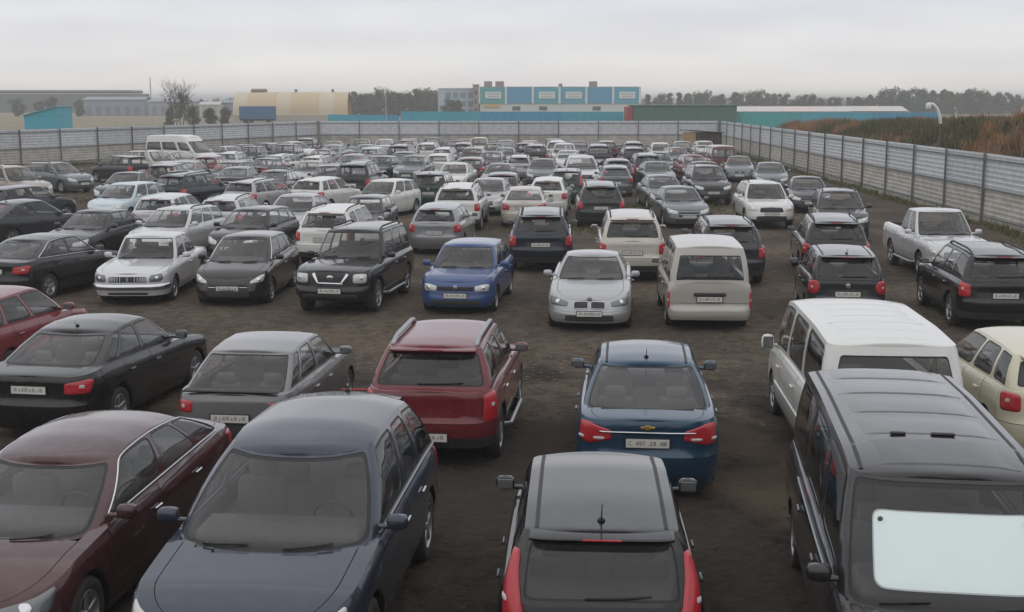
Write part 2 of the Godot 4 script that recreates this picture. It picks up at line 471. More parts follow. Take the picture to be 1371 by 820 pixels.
	k.hatch = mk.call("sedan", {"L": 4.2, "W": 1.74, "H": 1.5, "mr": 4.0, "lr": .42, "edge_p": [[-2.1, .98], [-1.5, 1.0], [-.3, .97], [1.0, .94], [1.7, .84], [2.1, .70]], "gzf": 1.2, "gzr": -2.02, "glr": .3, "gmr": 3.6, "rzf": .35, "rzr": -1.62, "rlr": .16, "rmr": 4.0, "wr": .575, "wb": .765, "roof_p": [[-1.7, 1.36], [-1.0, 1.42], [0.0, 1.44], [.4, 1.39]], "zaf": 1.3, "zar": -1.25, "rad": .305, "ra": .355, "sw": [[.93, 1.38], [1.42, 1.76], [1.80, 2.06]], "doors": [1.0, -.2, -1.05], "boot": false, "tl": [[.40, .72], [.42, .95], [.78, .97], [.92, .95], [.82, .72]], "plr": .7, "spoiler": "roof", "rw": [.86, .14, .84], "bar": false})
	k.wagon = mk.call("hatch", {"spokes": 7, "L": 4.5, "H": 1.48, "edge_p": [[-2.25, .97], [-1.5, .99], [-.3, .97], [1.0, .94], [1.8, .84], [2.25, .70]], "gzf": 1.25, "gzr": -2.15, "rzr": -1.85, "roof_p": [[-1.9, 1.35], [-1.0, 1.40], [0.0, 1.42], [.4, 1.38]], "zaf": 1.35, "zar": -1.3, "sw": [[.93, 1.34], [1.37, 1.66], [1.70, 2.03]], "rails": true})
	k.opel = mk.call("hatch", {"L": 4.45, "W": 1.8, "H": 1.5, "edge_p": [[-2.2, .98], [-1.5, 1.02], [-.3, .98], [1.1, .94], [1.8, .82], [2.2, .66]], "gzf": 1.3, "rzf": .3, "gzr": -2.1, "rzr": -1.5, "zaf": 1.36, "zar": -1.3, "gr": [.26, .40, .56], "bar": true, "hl": [[.32, .56], [.34, .62], [.66, .76], [.8, .76], [.68, .6]], "aerial": 0.0, "outline": true})
	k.golf = mk.call("hatch", {"spokes": 0, "L": 4.15, "W": 1.735, "H": 1.44, "lf": .55, "mf": 3.7, "lr": .38, "mr": 4.4, "edge_p": [[-2.07, .94], [-1.5, .95], [-.3, .93], [1.0, .92], [1.7, .85], [2.07, .74]], "front_p": [[0, .07], [.15, .01], [.35, 0], [.5, .03], [.8, .06], [.95, .11], [1, .17]], "roof_p": [[-1.6, 1.32], [-1.0, 1.37], [0.0, 1.38], [.4, 1.34]], "gzf": 1.05, "rzf": .3, "gzr": -1.98, "rzr": -1.45, "glf": .36, "wr": .60, "hl": [[.22, .55], [.22, .67], [.46, .71], [.66, .70], [.6, .55]], "gr": [.2, .57, .66], "bar": false, "badge": "discfront", "lg": [.36, .24, .36], "zaf": 1.27, "zar": -1.24, "sw": [[.9, 1.40], [1.44, 1.80], [1.84, 2.0]]})
	k.mini = mk.call("hatch", {"L": 4.1, "W": 1.69, "H": 1.55, "mr": 3.6, "edge_p": [[-2.05, 1.02], [-1.5, 1.03], [-.3, 1.0], [1.0, .96], [1.7, .86], [2.05, .72]], "gzf": 1.5, "rzf": .62, "gzr": -2.0, "rzr": -1.66, "rmr": 6.0, "rlr": .12, "wr": .60, "wb": .745, "roof_p": [[-1.75, 1.455], [-1.0, 1.50], [0.0, 1.505], [.45, 1.45]], "tl": [], "tlg": [[.50, -.30], [.50, .05], [.66, .70], [.92, .70], [1.02, .2], [.96, -.30]], "rw": [.80, .06, .86], "aerial": .36, "zaf": 1.28, "zar": -1.26, "rad": .30, "ra": .345, "grooves": [.84], "rcrown": .03, "plr": .72, "badge": "discrear"})
	k.roundlamp = mk.call("mini", {"tl": [[.46, .74], [.40, .86], [.48, .98], [.66, 1.0], [.86, .97], [.92, .85], [.84, .74], [.64, .70]], "rw": [.86, .06, .86], "aerial": .2, "badge": "discrear"})
	k.roundlamp.erase("tlg")
	k.suv = mk.call("hatch", {"L": 4.6, "W": 1.85, "H": 1.68, "y0": .3, "mf": 3.6, "mr": 4.2, "edge_p": [[-2.3, 1.06], [-1.5, 1.08], [-.3, 1.07], [1.0, 1.06], [1.8, .98], [2.3, .82]], "gzf": 1.15, "gzr": -2.18, "rzf": .4, "rzr": -1.85, "glf": .4, "wr": .62, "wb": .82, "roof_p": [[-1.95, 1.52], [-1.2, 1.59], [0.0, 1.61], [.45, 1.57]], "zaf": 1.38, "zar": -1.3, "rad": .36, "ra": .42, "sw": [[.92, 1.35], [1.39, 1.68], [1.72, 2.06]], "doors": [.95, -.2, -1.1], "hl": [[.24, .70], [.24, .84], [.6, .91], [.76, .91], [.68, .72]], "tl": [[.44, .76], [.46, 1.02], [.8, 1.06], [.94, 1.05], [.86, .76]], "gr": [.2, .66, .82], "lg": [.32, .36, .52], "plf": .58, "plr": .8, "rails": true, "clad": true, "rw": [.86, .14, .84]})
	k.suv_tall = mk.call("suv", {"spokes": 6, "H": 1.78, "edge_p": [[-2.3, 1.1], [-1.5, 1.12], [-.3, 1.11], [1.0, 1.1], [1.8, 1.0], [2.3, .84]], "roof_p": [[-1.95, 1.62], [-1.2, 1.69], [0.0, 1.71], [.45, 1.66]], "wr": .64})
	k.suv_big = mk.call("suv", {"L": 4.85, "W": 1.95, "H": 1.74, "lf": .7, "edge_p": [[-2.42, 1.08], [-1.5, 1.10], [-.3, 1.09], [1.0, 1.07], [1.9, .96], [2.42, .80]], "gzf": 1.36, "rzf": .33, "gzr": -2.34, "rzr": -2.05, "glf": .58, "gmf": 2.5, "rlf": .42, "rmf": 2.5, "rlr": .4, "rmr": 2.6, "rcrown": .085, "bs": .10, "wr": .655, "wb": .89, "roof_p": [[-2.2, 1.55], [-1.3, 1.66], [-.3, 1.68], [.35, 1.59]], "rad": .37, "ra": .43, "zaf": 1.45, "zar": -1.45, "rails": false, "clad": false, "aerial": .12, "outline2": true, "chromehandles": true, "gr": [.3, .6, .82], "ws": [.93, .04, .96]})
	k.cross = mk.call("suv", {"L": 4.31, "W": 1.82, "H": 1.63, "edge_p": [[-2.15, 1.04], [-1.5, 1.07], [-.3, 1.05], [.9, 1.04], [1.7, .97], [2.15, .84]], "gzf": 1.05, "rzf": .35, "gzr": -2.02, "rzr": -1.62, "wr": .63, "rmr": 5.0, "roof_p": [[-1.75, 1.49], [-1.2, 1.54], [0.0, 1.56], [.4, 1.52]], "zaf": 1.32, "zar": -1.3, "tl": [[.50, .66], [.54, 1.0], [.72, 1.06], [.96, 1.06], [.96, .66]], "ladder": true, "rw": [.88, .10, .88], "railcol": "steel", "chromehandles": true, "rad": .35, "ra": .41, "plr": .46, "thickrails": true})
	k.pathf = mk.call("suv", {"L": 4.8, "W": 1.85, "H": 1.8, "y0": .36, "lf": .45, "mf": 5.5, "lr": .36, "mr": 5.5, "edge_p": [[-2.4, 1.1], [-1.5, 1.12], [-.3, 1.12], [.9, 1.12], [1.8, 1.09], [2.4, 1.0]], "front_p": [[0, .1], [.2, .0], [.42, .0], [.5, .06], [.85, .08], [.95, .12], [1, .17]], "gzf": .95, "rzf": .35, "gzr": -2.28, "rzr": -2.05, "glf": .32, "gmf": 3.6, "wr": .66, "rmf": 4.5, "roof_p": [[-2.15, 1.68], [-1.2, 1.72], [0.0, 1.73], [.4, 1.69]], "zaf": 1.46, "zar": -1.4, "rad": .38, "ra": .45, "hl": [[.165, .77], [.185, .97], [.5, .98], [.66, .96], [.6, .77]], "gr": [.145, .74, .99], "grille": "vee", "lg": [.3, .42, .52], "plf": .6, "doors": [.85, -.25, -1.15], "clad": false, "steps": true})
	k.combi = mk.call("suv", {"L": 4.4, "W": 1.79, "H": 1.83, "y0": .26, "lf": .55, "lr": .2, "mr": 9.0, "tr": .02, "edge_p": [[-2.2, 1.04], [-1.5, 1.05], [-.3, 1.05], [1.0, 1.03], [1.7, .92], [2.2, .74]], "rear_p": [[0, .06], [.1, .0], [.3, 0], [.36, .05], [.8, .05], [1, .06]], "gzf": 1.45, "rzf": .45, "gzr": -2.13, "rzr": -2.02, "glr": .14, "gmr": 9.0, "rlr": .12, "rmr": 9.0, "wr": .69, "wb": .83, "roof_p": [[-2.1, 1.72], [-1.2, 1.76], [0.0, 1.765], [.5, 1.71]], "br": .02, "zaf": 1.36, "zar": -1.3, "rad": .31, "ra": .36, "rw": [.86, .08, .78], "tl": [[.6, .50], [.6, .86], [.8, .86], [.8, .50]], "clad": false, "rails": false, "plr": .70, "spoiler": "", "sw": [[.93, 1.34], [1.4, 1.68], [1.73, 1.97]], "hl": [[.34, .6], [.34, .72], [.6, .8], [.66, .62]], "gr": [.26, .52, .64], "platehood": true, "twodoor": true})
	k.tvan = mk.call("combi", {"L": 5.3, "W": 1.9, "H": 1.97, "lf": .5, "mf": 4.2, "edge_p": [[-2.65, 1.12], [-1.5, 1.13], [-.3, 1.14], [1.5, 1.15], [2.25, 1.05], [2.65, .86]], "gzf": 2.2, "rzf": 1.36, "gzr": -2.6, "rzr": -2.5, "glf": .42, "gmf": 3.4, "rlf": .22, "rmf": 4.5, "wr": .74, "wb": .87, "roof_p": [[-2.55, 1.86], [-1.2, 1.91], [.8, 1.91], [1.4, 1.84]], "rcrown": .05, "zaf": 1.7, "zar": -1.6, "rad": .34, "ra": .39, "sw": [[.95, 1.26], [1.30, 1.62], [1.66, 2.0]], "doors": [1.75, .6, -.75], "hl": [[.36, .72], [.36, .86], [.6, .94], [.68, .92], [.64, .74]], "gr": [.3, .72, .86], "ribs": 5, "ribhalf": .3, "chromestrip": true, "sunshade": true, "tinted": 1, "ws": [.92, .06, .94], "twodoor": false, "grooves": [.88], "seats": 3})
	k.starex = mk.call("tvan", {"L": 5.1, "W": 1.92, "H": 1.93, "lf": .55, "edge_p": [[-2.55, 1.08], [-1.5, 1.1], [-.3, 1.1], [1.2, 1.08], [2.0, .98], [2.55, .8]], "gzf": 2.0, "rzf": 1.25, "gzr": -2.48, "rzr": -2.28, "glr": .2, "rlr": .2, "rmr": 5.0, "wr": .78, "roof_p": [[-2.35, 1.79], [-1.2, 1.86], [.6, 1.87], [1.3, 1.80]], "ribhalf": .16, "zaf": 1.55, "zar": -1.55, "sunshade": false, "chromestrip": false, "ribs": 7, "grooves": [], "bigmirror": true, "rw": [.88, .12, .84], "bodyline": true, "tinted": 1})
	k.minibus = mk.call("tvan", {"L": 5.6, "W": 1.98, "H": 2.4, "edge_p": [[-2.8, 1.3], [-1.5, 1.3], [-.3, 1.3], [1.2, 1.28], [2.2, 1.1], [2.8, .9]], "gzf": 2.1, "rzf": 1.0, "gzr": -2.72, "rzr": -2.6, "wr": .78, "wb": .92, "roof_p": [[-2.65, 2.25], [-1.2, 2.31], [.5, 2.31], [1.05, 2.19]], "zaf": 1.8, "zar": -1.6, "sw": [[.95, 1.24], [1.30, 1.62], [1.66, 1.98]], "swt": [.06, .56], "ws": [.9, .05, .72], "sunshade": false, "chromestrip": false, "ribs": 0, "grooves": [], "doors": [1.8, .7, -.6], "rw": [.8, .1, .6]})
	k.pickup = mk.call("suv", {"L": 5.1, "W": 1.82, "H": 1.78, "y0": .38, "lf": .5, "mf": 4.6, "lr": .2, "mr": 9.0, "bs": .035, "edge_p": [[-2.55, 1.16], [-.75, 1.16], [-.3, 1.1], [.9, 1.1], [1.9, 1.06], [2.55, .94]], "gzf": 1.12, "rzf": .35, "gzr": -.82, "rzr": -.66, "glr": .16, "gmr": 6.0, "rlr": .12, "rmr": 6.0, "wr": .62, "wb": .80, "rmf": 4.5, "rcrown": .035, "roof_p": [[-.8, 1.69], [-.4, 1.71], [0.0, 1.72], [.4, 1.69]], "zaf": 1.55, "zar": -1.4, "rad": .37, "ra": .44, "sw": [[.9, 1.42], [1.48, 1.98]], "doors": [.95, .05, -.8], "rails": false, "clad": false, "bed": true, "steps": true, "spoiler": "", "tl": [[.62, .66], [.62, 1.0], [.82, 1.0], [.82, .66]], "br": .01, "rw": [.84, .2, .86]})
	for n in k:
		for q in k[n].roof_p: q[1] += .03
		k[n].crown = .034
		k[n].ws[1] = .035
		k[n].ws[2] = maxf(k[n].ws[2], .965) if n != "minibus" else k[n].ws[2]
		for f in ["edge_p", "side_p", "front_p", "rear_p", "roof_p"]:
			k[n][f] = v2(k[n][f])
	return k

# ---------------------------------------------------------------- one car of a kind
func wheel_mesh(r: float, spokes: int) -> Array:
	var t := Mb.new()
	var w := 0.105
	t.lathe_x([Vector2(-w * .8, r * .64), Vector2(-w * .98, r * .70), Vector2(-w, r * .86), Vector2(-w * .86, r * .97), Vector2(-w * .5, r), Vector2(w * .5, r), Vector2(w * .86, r * .97), Vector2(w, r * .86), Vector2(w * .98, r * .70), Vector2(w * .8, r * .64)], 28)
	var d := Mb.new()
	d.lathe_x([Vector2(w * .78, r * .66), Vector2(w * .92, r * .645), Vector2(w * .9, r * .60), Vector2(w * .35, r * .57), Vector2(w * .2, r * .3), Vector2(w * .2, .001)], 28)
	d.lathe_x([Vector2(w * .3, r * .17), Vector2(w * .78, r * .15), Vector2(w * .86, r * .1), Vector2(w * .86, .001)], 12)
	if spokes == 0:
		d.lathe_x([Vector2(w * .5, r * .58), Vector2(w * .8, r * .46), Vector2(w * .72, r * .3), Vector2(w * .5, .001)], 28)
	for i in spokes:
		var an := TAU * i / spokes
		var b := Basis(Vector3.RIGHT, an)
		d.box(b * Vector3(w * .68, r * .36, 0), Vector3(w * .34, r * .50, r * .16), .012, b)
	return [t.mesh(), d.mesh()]

func seat_mesh(w: float, top: float) -> ArrayMesh:
	var m := Mb.new()
	m.box(Vector3(0, top - .72, .12), Vector3(w, .16, .5), .05)
	m.box(Vector3(0, top - .42, -.18), Vector3(w * .96, .56, .14), .05, Basis(Vector3.RIGHT, -.22))
	m.box(Vector3(0, top - .09, -.26), Vector3(w * .55, .17, .09), .035, Basis(Vector3.RIGHT, -.15))
	return m.mesh()

func panel(sh: Shape, called: String, q0: float, q1: float, t0: float, t1: float, m: Material, root: Node3D, painted := true, off := 0.0, parent: Node3D = null) -> MeshInstance3D:
	var qs := PackedFloat32Array()
	var n := maxi(4, int(ceil((q1 - q0) * 22.0)))
	for i in n + 1: qs.append(lerpf(q0, q1, float(i) / n))
	for za in [sh.zaf, sh.zar]:
		for i in 17:
			qs.append(sh.qz(za + sh.ra * cos(PI * i / 16.0)))
			qs.append(6.0 - sh.qz(za + sh.ra * cos(PI * i / 16.0)))
		for s in [-1.0, 1.0]:
			qs.append(sh.qz(za + s * (sh.ra + .004)))
			qs.append(6.0 - sh.qz(za + s * (sh.ra + .004)))
	var keep := PackedFloat32Array()
	for q in qs:
		if q >= q0 - 1e-5 and q <= q1 + 1e-5: keep.append(q)
	keep.sort()
	var rows := 13 if t1 - t0 > .6 else 8
	var p := PackedVector3Array()
	for r in rows + 1:
		for q in keep: p.append(sh.bodyv(q, lerpf(t0, t1, float(r) / rows), -off))
	var mb := Mb.new()
	mb.grid(p, keep.size(), Vector3(0, .6, 0))
	return part(called, mb, m, parent if parent else root, painted)

func q_clamp(sh: Shape, poly: Array, rear: bool, mirror: bool) -> PackedVector2Array:
	var l := []
	for c in poly:
		var q: float = 3.0 - c[0] if rear else c[0]
		var z := sh.ring(q, sh.w2, sh.a, -sh.a, sh.lf, sh.mf, sh.lr, sh.mr).y
		l.append(Vector2(-q if mirror and not rear else 6.0 - q if mirror else q, minf(c[1], sh.edge(z) - .02)))
	return rounded(l, .2)

func make_car(kind: String, k: Dictionary) -> Node3D:
	var sh := Shape.new()
	sh.setup(k)
	var root := Node3D.new()
	root.name = kind
	var P: Material = paints["silver"]
	var mid := Vector3(0, .7, 0)
	var a := sh.a
	var W: float = k.W
	var clad: bool = k.get("clad", false)
	# --- lower body: bumpers, wings, doors, quarters
	var qbf := minf(sh.qz(sh.zaf + sh.ra) - .03, .98)
	var qbr := sh.qz(sh.zar - sh.ra) + .03
	var g := .0065 / ((a - sh.lf) * 2.0)
	var fb := .52
	var rb := .46
	var bump: String = k.get("bumper", "")
	panel(sh, "front_bumper", -qbf + g, qbf - g, 0.0, fb - .005, M.plastic if bump == "black" else P, root, bump != "black")
	panel(sh, "nose_panel", -qbf + g, qbf - g, fb + .005, 1.0, P, root)
	panel(sh, "rear_bumper", qbr + g, 6.0 - qbr - g, 0.0, rb - .005, M.plastic if bump == "black" else P, root, bump != "black")
	panel(sh, "boot_panel" if k.boot else "tailgate", qbr + g, 6.0 - qbr - g, rb + .005, 1.0, P, root)
	if clad:
		panel(sh, "bumper_skirt", -qbf + g, qbf - g, 0.0, .16, M.plastic, root, false, .008)
		panel(sh, "bumper_skirt", qbr + g, 6.0 - qbr - g, 0.0, .2, M.plastic, root, false, .008)
	if bump == "chrome":
		for s in 2:
			var lo := PackedVector2Array(); var hi := PackedVector2Array()
			var mb := Mb.new()
			var pts := PackedVector3Array()
			for yy in [[.0, .40], [.055, .41], [.07, .47], [.055, .53], [.0, .54]]:
				for i in 25:
					var q := lerpf(-.86, .86, i / 24.0)
					pts.append(sh.body(q if s == 0 else 3.0 + q, yy[1], -yy[0]))
			mb.grid(pts, 25, mid)
			part("bumper_blade", mb, M.chrome, root)
	var d: Array = k.doors
	var dz := [sh.zaf + 9.0]
	for side in 2:
		var f := func(q0: float, q1: float) -> Array: return [q0, q1] if side == 0 else [6.0 - q1, 6.0 - q0]
		var r: Array
		r = f.call(qbf + g, sh.qz(d[0]) - g)
		panel(sh, "wing", r[0], r[1], 0.0, 1.0, P, root)
		var sill := .14
		for i in d.size() - 1:
			r = f.call(sh.qz(d[i]) + g, sh.qz(d[i + 1]) - g)
			var door := panel(sh, "door", r[0], r[1], sill + .004, 1.0, P, root)
			var hm := Mb.new()
			var hz: float = d[i + 1] + .17
			var hq := sh.qz(hz)
			var hy := sh.y0 + (sh.edge(hz) - sh.y0) * .80
			var hp := sh.body(hq if side == 0 else 6.0 - hq, hy, -.02)
			hm.box(hp, Vector3(.03, .028, .17), .01)
			var hd := part("handle", hm, M.chrome if k.get("chromehandles", false) else P, door, not k.get("chromehandles", false))
		r = f.call(sh.qz(d[0]) + g, sh.qz(d[-1]) - g)
		panel(sh, "sill", r[0], r[1], 0.0, sill - .004, M.plastic if clad else P, root, not clad, .004 if clad else 0.0)
		r = f.call(sh.qz(d[-1]) + g, qbr - g)
		panel(sh, "rear_quarter", r[0], r[1], 0.0, 1.0, P, root)
		if k.get("bodyline", false) or k.get("chromestrip", false) or k.get("sidestrip", false):
			var st := PackedVector3Array()
			for i in 25:
				var z := lerpf(sh.zaf - sh.ra - .02, sh.zar + sh.ra + .02, i / 24.0)
				var q := sh.qz(z)
				st.append(sh.body(q if side == 0 else 6.0 - q, sh.y0 + (sh.edge(z) - sh.y0) * (.94 if k.get("chromestrip", false) else .45), -.006))
			var sm := Mb.new()
			sm.tube(st, .012, 5)
			part("side_strip", sm, M.steel if k.get("chromestrip", false) else P, root, not k.get("chromestrip", false))
		if k.get("steps", false) or k.get("ladder", false):
			var em := Mb.new()
			var sx := 1.0 if side == 0 else -1.0
			em.tube(PackedVector3Array([Vector3(sx * (sh.w2 - .12), sh.y0 + .02, sh.zaf - sh.ra - .05), Vector3(sx * (sh.w2 + .03), sh.y0, sh.zaf - sh.ra - .2), Vector3(sx * (sh.w2 + .03), sh.y0, sh.zar + sh.ra + .2), Vector3(sx * (sh.w2 - .12), sh.y0 + .02, sh.zar + sh.ra + .05)]), .035, 8)
			part("side_step", em, M.steel, root)
	# --- dark shell behind the gaps, floor, wheel wells
	var shell := Mb.new()
	var qs := PackedFloat32Array()
	for i in 61: qs.append(i * .1)
	for za in [sh.zaf, sh.zar]:
		for i in 9:
			for q in [sh.qz(za + sh.ra * cos(PI * i / 8.0)), sh.qz(za - sh.ra - .004), sh.qz(za + sh.ra + .004)]:
				qs.append(q); qs.append(6.0 - q)
	qs.sort()
	var sp := PackedVector3Array()
	for r in 5:
		for q in qs: sp.append(sh.bodyv(q, r / 4.0, .03) - Vector3(0, .012 if r == 4 else 0.0, 0))
	shell.grid(sp, qs.size(), mid)
	shell.box(Vector3(0, (sh.y0 + .06 + .55) * .5, 0), Vector3(W - .62, .55 - sh.y0 - .06, k.L - .7), .05)
	shell.box(Vector3(0, .42, (sh.zaf + sh.zar) * .5), Vector3(W - .2, .2, sh.zaf - sh.zar - sh.ra * 2.0 - .06), .02)
	part("underbody", shell, M.inner, root)
	# --- upper deck: bonnet, boot lid, shoulders
	var bonnet := Mb.new(); var lid := Mb.new(); var rest := Mb.new(); var under := Mb.new()
	var dq := PackedFloat32Array()
	for i in 45: dq.append(lerpf(.04, 2.96, i / 44.0))
	for z in [sh.gzf - .12, sh.gzr + .06]: dq.append(sh.qz(clampf(z, -a + .02, a - .02)))
	dq.sort()
	var ts := PackedFloat32Array([-1.0, -.95, -.9, -.846, -.836, -.7, -.5, -.25, 0.0, .25, .5, .7, .836, .846, .9, .95, 1.0])
	var bedz: float = sh.gzr - .02
	for i in dq.size() - 1:
		for j in ts.size() - 1:
			if j == 3 or j == 12: continue
			var c := [sh.deck(dq[i], ts[j]), sh.deck(dq[i], ts[j + 1]), sh.deck(dq[i + 1], ts[j + 1]), sh.deck(dq[i + 1], ts[j])]
			var m3: Vector3 = (c[0] + c[1] + c[2] + c[3]) * .25
			if sh.inside(m3.x, m3.z, .05): continue
			if k.get("bed", false) and m3.z < bedz and absf(ts[j] + ts[j + 1]) * .5 < .84 and m3.z > -a + .12: continue
			var inner_t := absf(ts[j] + ts[j + 1]) * .5 < .84
			var w := bonnet if inner_t and m3.z > sh.gzf - .5 else lid if inner_t and k.boot and m3.z < sh.gzr + .3 else rest
			var o := w.v.size()
			w.add(PackedVector3Array(c), PackedInt32Array([0, 1, 2, 0, 2, 3]), mid)
	for w in [bonnet, lid, rest]: weld(w)
	part("bonnet", bonnet, P, root, true)
	if lid.v.size(): part("boot_lid", lid, P, root, true)
	part("shoulder", rest, P, root, true)
	var tray := Mb.new()
	var tp := PackedVector3Array()
	for i in 23:
		var q := lerpf(.06, 2.94, i / 22.0)
		for t in [-1.0, -.5, 0.0, .5, 1.0]: tp.append(sh.deck(q, t * .97, .035))
	if not k.get("bed", false):
		var tp2 := PackedVector3Array()
		for q in tp: tp2.append(Vector3(q.x, q.y - (.16 if sh.inside(q.x, q.z, .0) else .0), q.z))
		tray.grid(tp2, 5, Vector3(0, 0, 0))
	else:
		var fz := -a + .1
		tray.box(Vector3(0, .72, (bedz + fz) * .5), Vector3(W - .3, .04, bedz - fz), .005)
		for s in [-1.0, 1.0]: tray.box(Vector3(s * (sh.w2 - .14), .92, (bedz + fz) * .5), Vector3(.04, .38, bedz - fz), .005)
		tray.box(Vector3(0, .92, fz), Vector3(W - .26, .38, .04), .005)
		tray.box(Vector3(0, .92, bedz), Vector3(W - .26, .38, .04), .005)
		tray.box(Vector3(0, .70, 1.6), Vector3(W - .5, .1, .9), .02)
	part("load_bed" if k.get("bed", false) else "inner_tray", tray, M.cloth, root)
	# --- cabin: pillars with openings, panes in them
	var wins := []
	var wsq := asin(pow(k.ws[0], sh.gmf * .5)) * 2.0 / PI
	var rwq := asin(pow(k.rw[0], sh.gmr * .5)) * 2.0 / PI
	wins.append(["windscreen", -wsq, wsq, k.ws[1], k.ws[2], 0])
	for i in k.sw.size(): wins.append(["side_window", k.sw[i][0], k.sw[i][1], k.swt[0], k.swt[1], i])
	wins.append(["rear_window", 3.0 - rwq, 3.0 + rwq, k.rw[1], k.rw[2], 8])
	for i in range(k.sw.size() - 1, -1, -1): wins.append(["side_window", 6.0 - k.sw[i][1], 6.0 - k.sw[i][0], k.swt[0], k.swt[1], i])
	var frame := Mb.new()
	var nw := wins.size()
	for i in nw:
		var wn: Array = wins[i]
		var pv: float = wins[i - 1][2] if i > 0 else wins[nw - 1][2] - 6.0
		var nx: float = wins[i + 1][1] if i < nw - 1 else wins[0][1] + 6.0
		var c0: float = (pv + wn[1]) * .5; var c1: float = (nx + wn[2]) * .5
		var narrow: bool = wn[0] == "side_window"
		var poly := [Vector2(wn[1], wn[3]), Vector2(wn[1], wn[4]), Vector2(wn[2], wn[4]), Vector2(wn[2], wn[3])]
		var loop := rounded(poly, .1 if not narrow else .13)
		var cc := Vector2((wn[1] + wn[2]) * .5, (wn[3] + wn[4]) * .5)
		var outer := PackedVector2Array()
		for q in loop:
			var dd := q - cc
			var sx: float = (c1 - cc.x) / dd.x if dd.x > 0 else (c0 - cc.x) / dd.x if dd.x < 0 else 1e9
			var sy: float = (1.0 - cc.y) / dd.y if dd.y > 0 else (0.0 - cc.y) / dd.y if dd.y < 0 else 1e9
			outer.append(cc + dd * minf(sx, sy))
		for co in [Vector2(c0, 0), Vector2(c0, 1), Vector2(c1, 1), Vector2(c1, 0)]:
			var best := 0; var bd := 1e9
			for q in loop.size():
				var e := absf(angle_difference(((loop[q] - cc) / Vector2(c1 - c0, 1.0)).angle(), ((co - cc) / Vector2(c1 - c0, 1.0)).angle()))
				if e < bd: bd = e; best = q
			outer[best] = co
		# two rings so that the surface stays round
		var half := PackedVector2Array()
		for q in loop.size(): half.append(loop[q].lerp(outer[q], .5))
		strip(sh, false, loop, half, 0.0, 0.0, mid, frame)
		strip(sh, false, half, outer, 0.0, 0.0, mid, frame)
		# the reveal of the opening
		strip(sh, false, loop, loop, 0.0, -.02, mid, frame)
		var inn := PackedVector2Array()
		var sz := Vector2(wn[2] - wn[1], wn[4] - wn[3])
		var band := .045 if not narrow else .05
		for q in loop: inn.append(cc + (q - cc) * (Vector2.ONE - 2.0 * Vector2(band * (.6 if narrow else .7), band)))
		var seal := Mb.new()
		strip(sh, false, loop, inn, -.004, -.004, mid, seal)
		var sn := part(wn[0], seal, M.seal, root)
		var pane := Mb.new()
		patch(sh, false, inn, -.005, 0.0, mid, pane, .004)
		part("pane", pane, M.tint if wn[5] >= k.tinted or (wn[5] > 0 and k.tinted <= 1) else M.glass, sn)
	part("pillars", frame, P, root, true)
	# --- roof
	var roof := Mb.new()
	var rp := PackedVector3Array()
	var rt := PackedFloat32Array([-1.0, -.97, -.92, -.84, -.7, -.5, -.25, 0.0, .25, .5, .7, .84, .92, .97, 1.0])
	for i in 33:
		var q := 3.0 * (.5 - .5 * cos(PI * i / 32.0)) if false else lerpf(.0, 3.0, i / 32.0)
		for t in rt: rp.append(sh.roof(q, t))
	roof.grid(rp, rt.size(), Vector3(0, .3, 0))
	var roof_node := part("roof", roof, P, root, true)
	var zmid := (sh.rzf + sh.rzr) * .5
	for i in k.get("ribs", 0):
		var rm := Mb.new()
		var z := lerpf(sh.rzf - .45, sh.rzr + .35, float(i) / (k.ribs - 1))
		var half_w := sh.wr * .78
		var pts := PackedVector3Array()
		var hw: float = k.get("ribhalf", .11)
		for row in [[-hw, -.004], [-hw + .03, .009], [hw - .03, .009], [hw, -.004]]:
			for j in 9:
				var x := lerpf(-half_w, half_w, j / 8.0)
				var e := 1.0 if j > 0 and j < 8 else -.3
				pts.append(Vector3(x, sh.roof_at(x, z + row[0]) + row[1] * e, z + row[0]))
		rm.grid(pts, 9, Vector3(0, .3, 0))
		part("roof_rib", rm, P, roof_node, true)
	for gx in k.get("grooves", []):
		for s in [-1.0, 1.0]:
			var gm := Mb.new()
			var pts := PackedVector3Array()
			for i in 13:
				var z := lerpf(sh.rzf - .12, sh.rzr + .08, i / 12.0)
				for e in [-.016, .016]:
					var x: float = s * sh.wr * gx + e
					pts.append(Vector3(x, sh.roof_at(x, z) + .003, z))
			gm.grid(pts, 2, Vector3(0, .3, 0))
			part("roof_strip", gm, M.seal, roof_node)
	if k.get("rails", false):
		for s in [-1.0, 1.0]:
			var rm := Mb.new()
			var path := PackedVector3Array()
			var x: float = s * sh.wr * .90
			for i in 13:
				var t := i / 12.0
				var z := lerpf(sh.rzf - .2, sh.rzr + .15, t)
				path.append(Vector3(x, sh.roof_at(x, z) + .055 * minf(1.0, minf(t, 1.0 - t) * 9.0) - .004, z))
			rm.tube(path, .036 if k.get("thickrails", false) else .022, 6)
			part("roof_rail", rm, M.steel if k.get("railcol", "") == "steel" else M.plastic, root)
	var ae: float = k.aerial
	if ae != 0.0:
		var am := Mb.new()
		var az := sh.rzr + .18
		var ay := sh.roof_at(0, az)
		am.lathe_y([Vector2(.001, ay - .01), Vector2(.035, ay), Vector2(.02, ay + .025), Vector2(.001, ay + .03)], 8, Vector3(0, 0, az))
		var al := ae if ae > .05 else .24
		am.tube(PackedVector3Array([Vector3(0, ay, az), Vector3(0, ay + al * .62, az - al * .75)]), .007, 5, .004)
		part("aerial", am, M.seal, root)
	var spo: String = k.get("spoiler", "")
